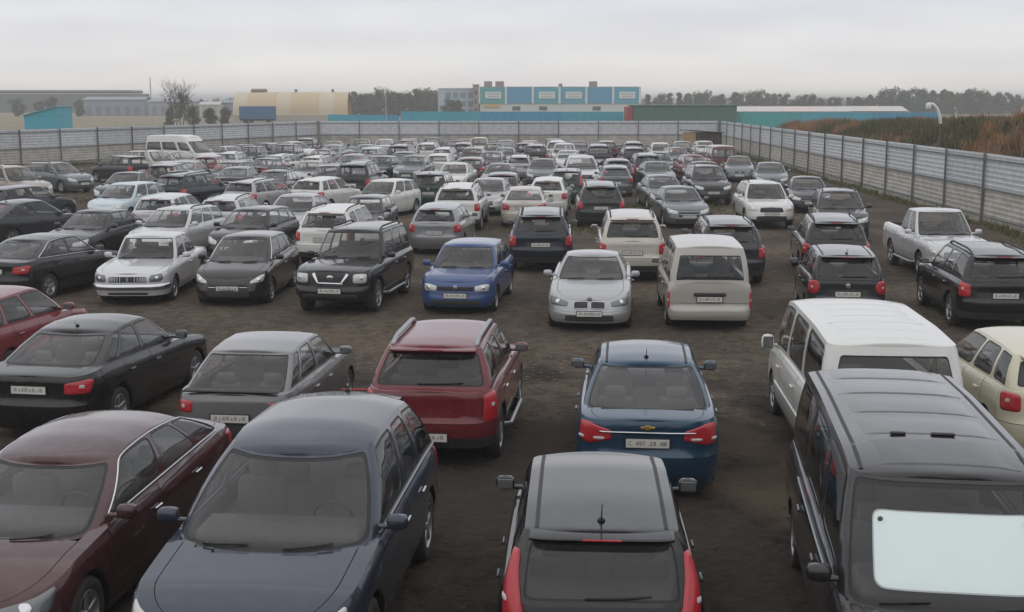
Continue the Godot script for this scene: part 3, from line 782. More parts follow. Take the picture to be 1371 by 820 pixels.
	if spo == "roof":
		var pm := Mb.new()
		var pts := PackedVector3Array()
		for row in [[.02, .004], [-.14, -.004], [-.15, -.03], [.0, -.035]]:
			for j in 13:
				var q := lerpf(2.0 + .35, 4.0 - .35, j / 12.0)
				var r3 := sh.gh(q, 1.0)
				pts.append(Vector3(r3.x * .98, r3.y + sh.rcrown * .3 * (1.0 - pow(absf(j / 6.0 - 1.0), 2.0)) + row[1], minf(r3.z, sh.rzr + .12) + row[0]))
		pm.grid(pts, 13, Vector3(0, sh.h - .1, sh.rzr + .3))
		var sn := part("roof_spoiler", pm, P, root, true)
		var lm := Mb.new()
		lm.box(Vector3(0, sh.roof_at(0, sh.rzr) - .035, sh.rzr - .148), Vector3(.3, .016, .012), .004)
		part("brake_lamp", lm, M.red, sn)
	elif spo == "lip":
		var pm := Mb.new()
		var ed := sh.edge(sh.gzr)
		pm.box(Vector3(0, ed + .05, sh.gzr - .05), Vector3(W - .36, .03, .16), .012)
		part("rear_lip", pm, M.plastic, root)
	# --- window outline of bright metal
	if k.get("outline", false):
		for side in 2:
			var path := PackedVector3Array()
			var q0: float = k.sw[0][0] - .05; var q1: float = k.sw[-1][1] + .04
			var loop := rounded([Vector2(q0, k.swt[0] - .03), Vector2(q0, k.swt[1] + .035), Vector2(q1, k.swt[1] + .035), Vector2(q1, k.swt[0] - .03)], .12)
			for q in loop:
				path.append(sh.gh(q.x if side == 0 else 6.0 - q.x, q.y, .004))
			var om := Mb.new()
			om.tube(path, .011, 5, -1.0, true)
			part("window_trim", om, M.chrome, root)
	if k.get("outline2", false):
		for side in 2:
			var path := PackedVector3Array()
			for i in 15:
				var q := lerpf(k.sw[0][0], k.sw[-1][1], i / 14.0)
				path.append(sh.gh(q if side == 0 else 6.0 - q, k.swt[0] - .05, .006))
			var om := Mb.new()
			om.tube(path, .013, 5)
			part("window_trim", om, M.steel, root)
	# --- lamps, grille, plates, badges
	for mir in [false, true]:
		var lm := Mb.new()
		patch(sh, true, q_clamp(sh, k.hl, false, mir), .006, .012, mid, lm)
		var hn := part("headlight", lm, M.lamp_dark if k.get("lampdark", false) else M.lamp, root)
		var c2 := middle(q_clamp(sh, k.hl, false, mir))
		var bm := Mb.new()
		patch(sh, true, rounded([c2 + Vector2(-.05, -.045), c2 + Vector2(-.05, .045), c2 + Vector2(.05, .045), c2 + Vector2(.05, -.045)], .45), .014, .012, mid, bm)
		part("bulb_housing", bm, M.chrome, hn)
		if k.tl:
			var tm := Mb.new()
			var tp3 := q_clamp(sh, k.tl, true, mir)
			patch(sh, true, tp3, .006, .012, mid, tm)
			var tn := part("tail_light", tm, M.red, root)
			var tc := middle(tp3)
			var cm := Mb.new()
			if k.get("twin", false):
				for e in [-.2, .14]:
					var ctr := tc + Vector2(e if not mir else -e, -.055)
					patch(sh, true, rounded([ctr + Vector2(-.09, -.02), ctr + Vector2(-.09, .02), ctr + Vector2(.09, .02), ctr + Vector2(.09, -.02)], .4), .012, .012, mid, cm)
			else:
				patch(sh, true, rounded([tc + Vector2(-.06, -.03), tc + Vector2(-.06, .03), tc + Vector2(.06, .03), tc + Vector2(.06, -.03)], .3), .014, .008, mid, cm)
			part("lamp_segment", cm, M.clear, tn)
		if k.has("tlg"):
			var lo := []
			for c in k.tlg:
				var q: float = 3.0 - c[0]
				lo.append(Vector2(6.0 - q if mir else q, c[1]))
			var tm := Mb.new()
			patch(sh, false, rounded(lo, .2), .016, .015, mid, tm, .05)
			var tn := part("tail_light", tm, M.red, root)
			var cm := Mb.new()
			var ctr := Vector2(3.0 - .8 if not mir else 3.0 + .8, .02)
			patch(sh, false, rounded([ctr + Vector2(-.08, -.03), ctr + Vector2(-.08, .05), ctr + Vector2(.08, .03), ctr + Vector2(.08, -.05)], .3), .034, .006, mid, cm, .03)
			part("lamp_segment", cm, M.clear, tn)
	var gr: Array = k.gr
	if gr[0] > 0.0:
		var gm := Mb.new()
		patch(sh, true, rounded([Vector2(-gr[0], gr[1]), Vector2(-gr[0], gr[2]), Vector2(gr[0], gr[2]), Vector2(gr[0], gr[1])], .12), .006, 0.0, mid, gm)
		var gn := part("grille", gm, M.inner, root)
		var style: String = k.get("grille", "")
		if style == "upright":
			for i in 15:
				var q := lerpf(-gr[0] * .9, gr[0] * .9, i / 14.0)
				var bm := Mb.new()
				bm.tube(PackedVector3Array([sh.body(q, gr[1] + .01, -.016), sh.body(q, gr[2] - .01, -.016)]), .008, 5)
				part("grille_bar", bm, M.chrome, gn)
		elif style == "vee":
			for s in [-1.0, 1.0]:
				var bm := Mb.new()
				bm.tube(PackedVector3Array([sh.body(s * .03, gr[1] + .03, -.02), sh.body(s * .08, gr[2] - .02, -.02)]), .048, 6)
				part("grille_bar", bm, M.chrome, gn)
			var bm2 := Mb.new()
			bm2.tube(PackedVector3Array([sh.body(-.035, gr[1] + .02, -.02), sh.body(0, gr[1] + .02, -.02), sh.body(.035, gr[1] + .02, -.02)]), .028, 6)
			part("grille_bar", bm2, M.chrome, gn)
			var bd := Mb.new()
			bd.ball(sh.body(0, (gr[1] + gr[2]) * .5 + .02, -.03), Vector3(.085, .06, .012))
			part("badge", bd, M.chrome, gn)
		else:
			for i in 3:
				var bm := Mb.new()
				var path := PackedVector3Array()
				var y := lerpf(gr[1], gr[2], .2 + .3 * i)
				for j in 9: path.append(sh.body(lerpf(-gr[0] * .95, gr[0] * .95, j / 8.0), y, -.012))
				bm.tube(path, .012 if i == 1 and k.bar else .007, 5)
				part("grille_bar", bm, M.chrome if i == 1 and k.bar else M.plastic, gn)
	if k.get("kidney", false):
		for s in [-1.0, 1.0]:
			var gm := Mb.new()
			var y0 := .515; var y1 := .65
			var lo := rounded([Vector2(s * .003, y0), Vector2(s * .003, y1), Vector2(s * .155, y1 - .01), Vector2(s * .14, y0)], .16)
			patch(sh, true, lo, .008, 0.0, mid, gm)
			var gn := part("grille", gm, M.inner, root)
			var path := PackedVector3Array()
			for q in lo: path.append(sh.body(q.x, q.y, -.012))
			var tm := Mb.new()
			tm.tube(path, .008, 5, -1.0, true)
			part("grille_frame", tm, M.chrome, gn)
	var lg: Array = k.lg
	var lgm := Mb.new()
	patch(sh, true, rounded([Vector2(-lg[0], lg[1]), Vector2(-lg[0] * .9, lg[2]), Vector2(lg[0] * .9, lg[2]), Vector2(lg[0], lg[1])], .2), .005, 0.0, mid, lgm)
	part("lower_grille", lgm, M.inner, root)
	for s in 2:
		var y: float = k.plf if s == 0 else k.plr
		var pz := sh.body(0.0 if s == 0 else 3.0, y, -.018).z
		var pm := Mb.new()
		pm.box(Vector3(0, y, pz), Vector3(.52, .112, .012), .004)
		var pn := part("licence_plate", pm, M.plate, root)
		var pf := Mb.new()
		for e in [-1.0, 1.0]:
			pf.box(Vector3(0, y + e * .060, pz), Vector3(.545, .012, .018), .003)
			pf.box(Vector3(e * .266, y, pz), Vector3(.012, .108, .018), .003)
		part("plate_frame", pf, M.seal, pn)
		if not (s == 1 and k.has("writing")):
			# worn, unreadable characters
			var pk := Mb.new()
			var sg := 1.0 if s == 0 else -1.0
			var cx := -.20
			for w in [.05, .02, .045, .03, .052, .04, .024, .046]:
				pk.box(Vector3(cx + w * .2, y + (w - .035) * .4, pz + sg * .0065), Vector3(w, .03 + w * .5, .003), .001)
				cx += .055
			part("worn_print", pk, M.worn, pn).set_meta("kind", "stuff")
		if s == 1 and k.has("writing"):
			var tx := TextMesh.new()
			tx.text = k.writing
			var sf := SystemFont.new()
			sf.font_names = PackedStringArray(["Droid Sans Mono"])
			tx.font = sf
			tx.font_size = 16
			tx.pixel_size = .0043
			tx.depth = .002
			tx.material = M.ink
			var tn := MeshInstance3D.new()
			tn.name = "lettering"
			tn.mesh = tx
			tn.position = Vector3(0, y - .002, pz - .0075)
			tn.rotation.y = PI
			pn.add_child(tn, true)
	if k.get("bootbar", false):
		var bm := Mb.new()
		var path := PackedVector3Array()
		for j in 13: path.append(sh.body(3.0 + lerpf(-.31, .31, j / 12.0), .865, -.012))
		bm.tube(path, .012, 5)
		part("chrome_bar", bm, M.chrome, root)
	if k.get("platehood", false):
		var bm := Mb.new()
		bm.box(Vector3(0, k.plr + .105, sh.body(3.0, k.plr + .1, -.02).z), Vector3(.66, .07, .05), .012)
		part("plate_lamp", bm, M.plastic, root)
	var bg: String = k.get("badge", "")
	if bg == "bow":
		var bm := Mb.new()
		var bz := sh.body(3.0, .93, -.014).z
		bm.box(Vector3(0, .93, bz), Vector3(.17, .028, .012), .005)
		bm.box(Vector3(0, .93, bz), Vector3(.07, .055, .014), .005)
		part("badge", bm, M.gold, root)
	elif bg != "":
		var bm := Mb.new()
		var rr := bg == "discrear"
		var by: float = .64 if not rr else .9
		if bg == "disc": by = .70
		var bp := sh.body(3.0 if rr else 0.0, by, -.012)
		bm.ball(bp, Vector3(.055, .055, .016), 1.0, 14)
		part("badge", bm, M.steel, root)
	# --- mirrors, wipers
	for side in [-1.0, 1.0]:
		var mz: float = sh.gzf - sh.glf - .02
		var my := sh.edge(mz) + .10
		var big: bool = k.get("bigmirror", false)
		var mp := Vector3(side * (sh.w2 + .055), my, mz)
		var mm := Mb.new()
		mm.ball(mp, Vector3(.10, .125 if big else .07, .065), .7, 12)
		mm.box(mp + Vector3(-side * .11, -.045, .0), Vector3(.16, .04, .05), .012)
		var mn := part("mirror", mm, P, root, true)
		var gm := Mb.new()
		gm.box(mp + Vector3(0, 0, -.060), Vector3(.15, .19 if big else .095, .012), .004)
		part("mirror_glass", gm, M.lamp_dark, mn)
	for s in [-.5, .12]:
		var wm := Mb.new()
		var path := PackedVector3Array()
		for j in 6:
			path.append(sh.gh(lerpf(s - .02, s + .40, j / 5.0) * wsq, k.ws[1] + .03 + .035 * j / 5.0, .014))
		wm.tube(path, .010, 5)
		part("wiper", wm, M.seal, root)
	if not k.boot and not k.get("bed", false):
		var wm := Mb.new()
		var path := PackedVector3Array()
		for j in 6: path.append(sh.gh(3.0 + lerpf(-.05, .38, j / 5.0) * rwq, k.rw[1] + .03 + .05 * j / 5.0, .014))
		wm.tube(path, .011, 5)
		part("rear_wiper", wm, M.seal, root)
	# --- inside
	var cab := (sh.gzf - sh.glf * .5 + sh.rzf) * .5
	var rows: int = k.seats
	for r in rows:
		var zs := cab - .75 - .85 * r
		if r > 0 and zs < sh.rzr + .12: zs = sh.rzr + .12
		var sm := seat_mesh(.5, minf(sh.h - (.27 if r == 0 else .34), sh.edge(0.0) + (.30 if r == 0 else .2)))
		for s in [-1.0, 1.0]:
			var o := piece("seat", sm, M.cloth, root)
			o.position = Vector3(s * (W * .5 - .5), 0.0, zs)
	var db := Mb.new()
	db.box(Vector3(0, sh.edge(cab) - .06, sh.gzf - .62), Vector3(sh.wb * 1.72, .24, .5), .08)
	part("dashboard", db, M.plastic, root)
	var sw := Mb.new()
	var ring_p := PackedVector3Array()
	for i in 16: ring_p.append(Vector3(.37 + cos(TAU * i / 16.0) * .18, sh.edge(cab) + .0 + sin(TAU * i / 16.0) * .16, sh.gzf - .98 + sin(TAU * i / 16.0) * .07))
	sw.tube(ring_p, .015, 5, -1.0, true)
	part("steering_wheel", sw, M.seal, root)
	if k.get("sunshade", false):
		add_shade(root, sh, k)
		for vx in [-.25, .12]:
			var vm := Mb.new()
			vm.box(Vector3(vx, sh.roof_at(vx, .45) + .012, .45), Vector3(.13 if vx < 0 else .2, .02, .05), .008)
			part("roof_vent", vm, M.seal, roof_node)
		for mir in [false, true]:
			var wd := Mb.new()
			var lo := []
			for c in [[.93, .5], [.955, .93], [1.24, .93], [1.24, .84], [1.0, .82]]: lo.append(Vector2(6.0 - c[0] if mir else c[0], c[1]))
			patch(sh, false, rounded(lo, .15), .03, .004, mid, wd, .028)
			part("wind_deflector", wd, M.plastic, root)
	# --- wheels
	var wmesh := wheel_mesh(sh.rad, k.spokes)
	for z in [sh.zaf, sh.zar]:
		for s in [-1.0, 1.0]:
			var hub := Mb.new()
			hub.lathe_x([Vector2(-.06, .001), Vector2(-.06, sh.rad * .45), Vector2(.012, sh.rad * .45), Vector2(.012, .001)], 16)
			var wn := part("wheel", hub, M.steel, root)
			wn.position = Vector3(s * (sh.w2 - .135), sh.rad, z)
			if s < 0: wn.rotation.y = PI
			piece("tyre", wmesh[0], M.tyre, wn)
			piece("rim", wmesh[1], M.alloy, wn)
	return root

func add_shade(root: Node3D, sh: Shape, k: Dictionary) -> void:
	var mb := Mb.new()
	var wsq := asin(pow(k.ws[0], sh.gmf * .5)) * 2.0 / PI
	var lo := rounded([Vector2(-wsq * .60, .17), Vector2(-wsq * .60, .74), Vector2(wsq * .60, .74), Vector2(wsq * .60, .17)], .14)
	patch(sh, false, lo, -.035, 0.0, Vector3(0, .7, 0), mb, .006)
	var sn := part("sunshade", mb, M.shade, root)
	var inn := PackedVector2Array()
	for q in lo: inn.append(Vector2(0, .46) + (q - Vector2(0, .46)) * .965)
	var ed := Mb.new()
	strip(sh, false, lo, inn, -.0335, -.0335, Vector3(0, .7, 0), ed)
	part("edging", ed, M.steel, sn)
	for e in [-1.0, 1.0]:
		var cup := Mb.new()
		cup.ball(sh.gh(wsq * .47 * e, .66, -.026), Vector3(.022, .022, .012), 1.0, 8)
		part("suction_cup", cup, M.seal, sn)

func weld(w: Mb) -> void:
	# joins the corners that coincide, so that the sheet shades as one
	var at := {}
	var nv := PackedVector3Array()
	var re := PackedInt32Array()
	for p in w.v:
		var key := Vector3i((p * 2000.0).round())
		if not at.has(key):
			at[key] = nv.size()
			nv.append(p)
		re.append(at[key])
	var ni := PackedInt32Array()
	for i in range(0, w.ix.size(), 3):
		var a := re[w.ix[i]]; var b := re[w.ix[i + 1]]; var c := re[w.ix[i + 2]]
		if a != b and b != c and a != c: ni.append_array(PackedInt32Array([a, b, c]))
	w.v = nv
	w.ix = ni

const SMALL := ["handle", "steering_wheel", "wiper", "rear_wiper", "badge", "bulb_housing", "lamp_segment", "aerial", "grille_bar", "plate_frame", "worn_print", "mirror_glass", "seat", "lower_grille", "plate_lamp", "brake_lamp", "roof_strip", "side_strip"]

func place_car(kind: String, x: float, z: float, turn: float, colour: String, label: String, group: String, K: Dictionary, stretch := Vector3.ONE) -> Node3D:
	if not protos.has(kind): protos[kind] = make_car(kind, K[kind])
	var o: Node3D = protos[kind].duplicate()
	var names := {"suv": "parked_crossover", "suv_big": "parked_offroader", "pathf": "parked_offroader", "cross": "parked_crossover", "combi": "parked_van", "tvan": "parked_van", "starex": "parked_van", "minibus": "parked_minibus", "pickup": "parked_pickup", "suv_tall": "parked_crossover"}
	o.name = numbered(names.get(kind, "parked_car"))
	var far := z < -62.0
	for c in o.find_children("*", "MeshInstance3D", true, false):
		if c.has_meta("painted"): c.set_surface_override_material(0, paints[colour])
		if far:
			var base: String = c.name
			if base.rstrip("0123456789") in SMALL: c.free()
	o.position = Vector3(x, 0, z)
	o.rotation.y = deg_to_rad(turn)
	o.scale = stretch
	var cats := {"combi": "van", "tvan": "van", "starex": "van", "minibus": "minibus", "pickup": "pickup"}
	tag(o, label, cats.get(kind, "car"), group)
	add_child(o)
	return o

# ---------------------------------------------------------------- the place
func sky_image() -> Image:
	# even overcast: pale and warm low down, greyer above, in long soft banks
	var w := 1024; var h := 512
	var im := Image.create(w, h, false, Image.FORMAT_RGB8)
	var n := FastNoiseLite.new()
	n.seed = 5; n.frequency = 1.0; n.fractal_octaves = 4
	for y in h:
		var el := (0.5 - (y + .5) / h) * PI
		for x in w:
			var az := TAU * x / w
			if el < -0.02:
				im.set_pixel(x, y, Color(.42, .40, .38))
				continue
			var t := clampf(el / 0.085, 0.0, 1.0)
			var c := Color(.885, .872, .85).lerp(Color(.830, .840, .866), t)
			var s := n.get_noise_3d(cos(az) * 3.0, sin(el) * 34.0, sin(az) * 3.0)
			var s2 := n.get_noise_3d(cos(az) * 9.0 + 40.0, sin(el) * 60.0, sin(az) * 9.0)
			var f := 1.0 + .065 * s + .025 * s2
			im.set_pixel(x, y, Color(minf(1, c.r * f), minf(1, c.g * f), minf(1, c.b * (f - .02 * s))))
	return im

func corrugated(w: float, h: float, horizontal: bool, pitch := 0.2, depth := 0.014) -> ArrayMesh:
	# a sheet of trapezoid profiled steel with real ribs, standing in the XY plane from (0,0)
	var mb := Mb.new()
	var len := h if horizontal else w
	var xs := PackedVector2Array()
	var n := int(round(len / pitch))
	for i in n:
		var b := len * i / n; var p := len / n
		for q in [[0.0, 0.0], [.28, 0.0], [.40, 1.0], [.68, 1.0], [.80, 0.0]]: xs.append(Vector2(b + q[0] * p, q[1] * depth))
	xs.append(Vector2(len, 0))
	var p := PackedVector3Array()
	for q in xs:
		for e in 2:
			p.append(Vector3(w * e, q.x, q.y) if horizontal else Vector3(q.x, h * e, q.y))
	mb.grid(p, 2, Vector3(w * .5, h * .5, -50.0))
	return mb.mesh(true)

func fence_run(label: String, pts: Array, step: float, hgt: float, out: float) -> Node3D:
	var f := thing("metal_fence", label, "fence", Vector3(pts[0].x, 0, pts[0].z))
	var a: Vector3 = pts[0]; var b: Vector3 = pts[1]
	var n := int(round((b - a).length() / step))
	var st := (b - a).length() / n
	var turn := atan2(-(b - a).z, (b - a).x)
	var lowh := hgt * .5
	var sheets := corrugated(st - .012, lowh - .01, true, .2)
	var post := Mb.new()
	post.box(Vector3(0, (hgt + .03) * .5, 0), Vector3(.085, hgt + .03, .085), .012)
	var pm := post.mesh()
	var rail := Mb.new()
	rail.box(Vector3(st * .5, 0, 0), Vector3(st - .13, .05, .05), .006)
	var rm := rail.mesh()
	for i in n + 1:
		var o := Node3D.new()
		var at := (b - a) * (float(i) / n)
		var basis := Basis(Vector3.UP, turn)
		var side := basis * Vector3(0, 0, out)
		var p := piece("post", pm, [M.post, M.post_rust][1 if rng.randf() < .35 else 0], f)
		p.transform = Transform3D(basis, at)
		o.free()
		if i == n: break
		for r in 2:
			var s := piece("sheet", sheets, M.sheet_top[rng.randi() % 3] if r == 1 else M.sheet_low[rng.randi() % 3], f)
			s.transform = Transform3D(basis * Basis(Vector3.RIGHT, rng.randf_range(-.014, .014)) * Basis(Vector3.BACK, rng.randf_range(-.004, .004)), at + basis * Vector3(.006, .03 + r * lowh + rng.randf_range(-.012, .012), -out * .085 - (.008 if r == 1 else 0.0) * out))
		for y in [.25, hgt * .5, hgt - .2]:
			var rl := piece("rail", rm, M.post, f)
			rl.transform = Transform3D(basis, at + basis * Vector3(0, y, -out * .035))
	return f

func tree_crown(mb: Mb, r: RandomNumberGenerator, wide: float, tall: float, base: float, leaves: int, leaf: float) -> void:
	# leaf clumps spread through lobes of uneven size
	var lobes := []
	for i in 18:
		var t := float(i) / 17.0 * .9 + r.randf() * .06
		var rad := wide * (.55 + .45 * sin(PI * (.15 + t * .75)))
		var an := r.randf() * TAU
		lobes.append([Vector3(cos(an) * rad * r.randf() * .8, base + (tall - base) * t, sin(an) * rad * r.randf() * .8), wide * r.randf_range(.28, .5)])
	for i in leaves:
		var l: Array = lobes[r.randi() % lobes.size()]
		var d: Vector3 = Vector3(r.randfn(), r.randfn() * .75, r.randfn()).normalized() * pow(r.randf(), .4) * l[1]
		var p: Vector3 = l[0] + d
		if p.y < .1: continue
		var u := Vector3(r.randfn(), r.randfn(), r.randfn()).normalized()
		var w := u.cross(Vector3(r.randfn(), r.randfn(), r.randfn()).normalized()).normalized()
		var s := leaf * r.randf_range(.5, 1.2)
		var o := mb.v.size()
		mb.v.append_array(PackedVector3Array([p - u * s, p + w * s * .6, p + u * s, p - w * s * .6]))
		mb.ix.append_array(PackedInt32Array([o, o + 1, o + 2, o, o + 2, o + 3]))

func make_tree(r: RandomNumberGenerator, wide: float, tall: float, leaves: int, leaf: float, m: Material) -> Node3D:
	var root := Node3D.new()
	var tm := Mb.new()
	var top := Vector3(r.randf_range(-.4, .4), tall * .72, r.randf_range(-.4, .4))
	tm.tube(PackedVector3Array([Vector3(0, -.1, 0), Vector3(.05, tall * .2, 0), top * .6, top]), tall * .025, 7, .05)
	for i in 7:
		var y := tall * r.randf_range(.25, .6)
		var an := r.randf() * TAU
		tm.tube(PackedVector3Array([Vector3(top.x * y / tall, y, 0), Vector3(cos(an) * wide * .4, y + tall * .12, sin(an) * wide * .4), Vector3(cos(an) * wide * .75, y + tall * .22, sin(an) * wide * .75)]), tall * .011, 5, .02)
	part("trunk", tm, M.bark, root)
	var cm := Mb.new()
	tree_crown(cm, r, wide, tall, tall * .05, leaves, leaf)
	part("crown", cm, m, root, false, false)
	return root

func branch(mb: Mb, r: RandomNumberGenerator, p: Vector3, d: Vector3, len: float, rad: float, depth: int) -> void:
	var q := p + d * len
	mb.tube(PackedVector3Array([p, (p + q) * .5 + Vector3(r.randfn(), 0, r.randfn()) * len * .06, q]), rad, 5, rad * .65)
	if depth == 0: return
	for i in (3 if depth > 1 else 4):
		var nd := (d + Vector3(r.randfn() * .55, r.randf_range(-.05, .5), r.randfn() * .55)).normalized()
		branch(mb, r, p + d * len * r.randf_range(.55, 1.0), nd, len * r.randf_range(.55, .8), rad * .55, depth - 1)

func scatter(called: String, me: Mesh, m: Material, spots: Array, label: String, category: String) -> void:
	var mm := MultiMesh.new()
	mm.transform_format = MultiMesh.TRANSFORM_3D
	mm.mesh = me
	mm.instance_count = spots.size()
	for i in spots.size(): mm.set_instance_transform(i, spots[i])
	var o := MultiMeshInstance3D.new()
	o.name = called
	o.multimesh = mm
	o.material_override = m
	o.set_meta("kind", "stuff")
	tag(o, label, category)
	add_child(o)

func tuft_mesh(r: RandomNumberGenerator, n: int, tall: float, spread: float, wide: float) -> ArrayMesh:
	var mb := Mb.new()
	for i in n:
		var an := r.randf() * TAU
		var b := Vector3(r.randfn() * spread * .4, 0, r.randfn() * spread * .4)
		var lean := Vector3(cos(an), 0, sin(an)) * tall * r.randf_range(.1, .6)
		var side := Vector3(-sin(an), 0, cos(an)) * wide
		var t := tall * r.randf_range(.5, 1.0)
		var o := mb.v.size()
		mb.v.append_array(PackedVector3Array([b - side, b + side, b + lean * .4 + Vector3(0, t * .6, 0) + side * .7, b + lean * .4 + Vector3(0, t * .6, 0) - side * .7, b + lean + Vector3(0, t, 0)]))
		mb.ix.append_array(PackedInt32Array([o, o + 1, o + 2, o, o + 2, o + 3, o + 3, o + 2, o + 4]))
	return mb.mesh()

func sheet_rect(x0: float, x1: float, z0: float, z1: float, y: float, nx := 1, nz := 1) -> Mb:
	var mb := Mb.new()
	var p := PackedVector3Array()
	for i in nz + 1:
		for j in nx + 1: p.append(Vector3(lerpf(x0, x1, float(j) / nx), y, lerpf(z0, z1, float(i) / nz)))
	mb.grid(p, nx + 1, Vector3((x0 + x1) * .5, y - 500.0, (z0 + z1) * .5))
	return mb

func place_materials() -> void:
	# bare earth: fine grit, darker damp patches, tracked-in gravel
	var g := triplanar(mat(lin(1, 1, 1), .96, 0.0, .22), .16, true)
	g.albedo_texture = noise_tex(.012, 7, 21, [[0.0, lin(0.050, 0.040, 0.032)], [.35, lin(0.078, 0.063, 0.050)], [.5, lin(0.099, 0.081, 0.063)], [.62, lin(0.120, 0.097, 0.076)], [.78, lin(0.090, 0.074, 0.059)], [1.0, lin(0.114, 0.097, 0.080)]], 1024, FastNoiseLite.TYPE_SIMPLEX, 12.0)
	g.detail_enabled = true
	g.detail_uv_layer = BaseMaterial3D.DETAIL_UV_2
	g.uv2_triplanar = true
	g.uv2_world_triplanar = true
	g.uv2_scale = Vector3(.021, .021, .021)
	g.detail_albedo = noise_tex(.010, 6, 22, [[0.0, Color(lin(.046, .039, .034), .75)], [.4, Color(lin(.058, .048, .040), .45)], [.52, Color(lin(.10, .08, .06), .0)], [.7, Color(lin(.13, .10, .072), .35)], [1.0, Color(lin(.16, .125, .085), .6)]], 1024, FastNoiseLite.TYPE_SIMPLEX_SMOOTH, 20.0)
	g.heightmap_enabled = true
	g.heightmap_texture = noise_tex(.03, 6, 23, [], 1024)
	g.heightmap_scale = 5.0
	M.dirt = g
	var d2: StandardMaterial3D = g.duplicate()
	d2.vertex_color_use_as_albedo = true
	M.damp_shade = d2  # its vertex colours carry damp and the shade between near cars
	var f := triplanar(mat(lin(1, 1, 1), .97), .03, true)
	f.albedo_texture = noise_tex(.02, 6, 31, [[0.0, lin(.10, .09, .05)], [.4, lin(.20, .165, .10)], [.6, lin(.27, .22, .14)], [1.0, lin(.16, .15, .08)]], 512)
	M.field = f
	M.sheet_top = []
	M.sheet_low = []
	for i in 3:
		var m := triplanar(mat(lin(1, 1, 1), .45, .15), .35)
		var e := 1.0 + (i - 1) * .07
		m.albedo_texture = noise_tex(.02, 5, 41 + i, [[0.0, lin(.45 * e, .47 * e, .49 * e)], [.5, lin(.54 * e, .56 * e, .57 * e)], [1.0, lin(.61 * e, .62 * e, .63 * e)]], 256)
		M.sheet_top.append(m)
		var l := triplanar(mat(lin(1, 1, 1), .6, .08), .35)
		l.albedo_texture = noise_tex(.015, 5, 51 + i, [[0.0, lin(.33 * e, .30 * e, .25 * e)], [.5, lin(.44 * e, .415 * e, .37 * e)], [1.0, lin(.52 * e, .50 * e, .47 * e)]], 256)
		M.sheet_low.append(l)
	M.post = mat(lin(.15, .17, .175), .6, .2)
	M.post_rust = mat(lin(.12, .10, .085), .75, .1)
	M.bank = triplanar(mat(lin(1, 1, 1), .97), .1, true)
	M.bank.albedo_texture = noise_tex(.02, 5, 61, [[0.0, lin(.06, .05, .03)], [.5, lin(.11, .085, .05)], [1.0, lin(.15, .10, .06)]], 256)
	M.russet = mat(lin(.31, .165, .082), .95)
	M.brownweed = mat(lin(.20, .13, .075), .95)
	M.olive = mat(lin(.10, .10, .045), .95)
	M.litter = mat(lin(.24, .18, .10), .95)
	M.stone = mat(lin(.07, .063, .056), .95)
	M.weed = mat(lin(.11, .115, .045), .95)
	M.bark = mat(lin(.06, .05, .04), .95)
	M.leaf_a = mat(lin(.062, .082, .036), .9)
	M.leaf_b = mat(lin(.080, .092, .042), .9)
	M.leaf_c = mat(lin(.11, .10, .048), .9)
	for m in [M.leaf_a, M.leaf_b, M.leaf_c]:
		m.backlight_enabled = true
		m.backlight = Color(.12, .13, .05)

func wall_box(root: Node3D, called: String, m: Material, c: Vector3, s: Vector3, ch := .02) -> MeshInstance3D:
	var mb := Mb.new()
	mb.box(c, s, ch)
	return part(called, mb, m, root)

func _ready() -> void:
	rng.seed = 11
	# --- camera, sky, light, exposure
	var cam := Camera3D.new()
	cam.name = "camera"
	cam.position = Vector3(0, 4.8, 0)
	cam.rotation_degrees.x = -9.276
	cam.fov = 27.27
	cam.near = .1
	cam.far = 6000
	add_child(cam)
	var env := Environment.new()
	env.background_mode = Environment.BG_SKY
	env.sky = Sky.new()
	var pano := PanoramaSkyMaterial.new()
	pano.panorama = ImageTexture.create_from_image(sky_image())
	pano.energy_multiplier = 1.0
	env.sky.sky_material = pano
	env.tonemap_mode = Environment.TONE_MAPPER_LINEAR
	env.tonemap_exposure = 1.16
	env.fog_enabled = true
	env.fog_density = .0009
	env.fog_light_color = Color(.86, .86, .86)
	env.sdfgi_enabled = true
	env.ssao_enabled = true
	env.ssil_enabled = true
	var we := WorldEnvironment.new()
	we.name = "environment"
	we.environment = env
	add_child(we)
	var sun := DirectionalLight3D.new()
	sun.name = "sun"
	sun.light_energy = .2
	sun.light_color = Color(1.0, .97, .92)
	sun.light_angular_distance = 120.0
	sun.shadow_enabled = true
	sun.rotation_degrees = Vector3(-72, -35, 0)
	add_child(sun)
	make_materials()
	place_materials()
	build_ground()
	build_fences()
	build_beyond()
	build_cars()

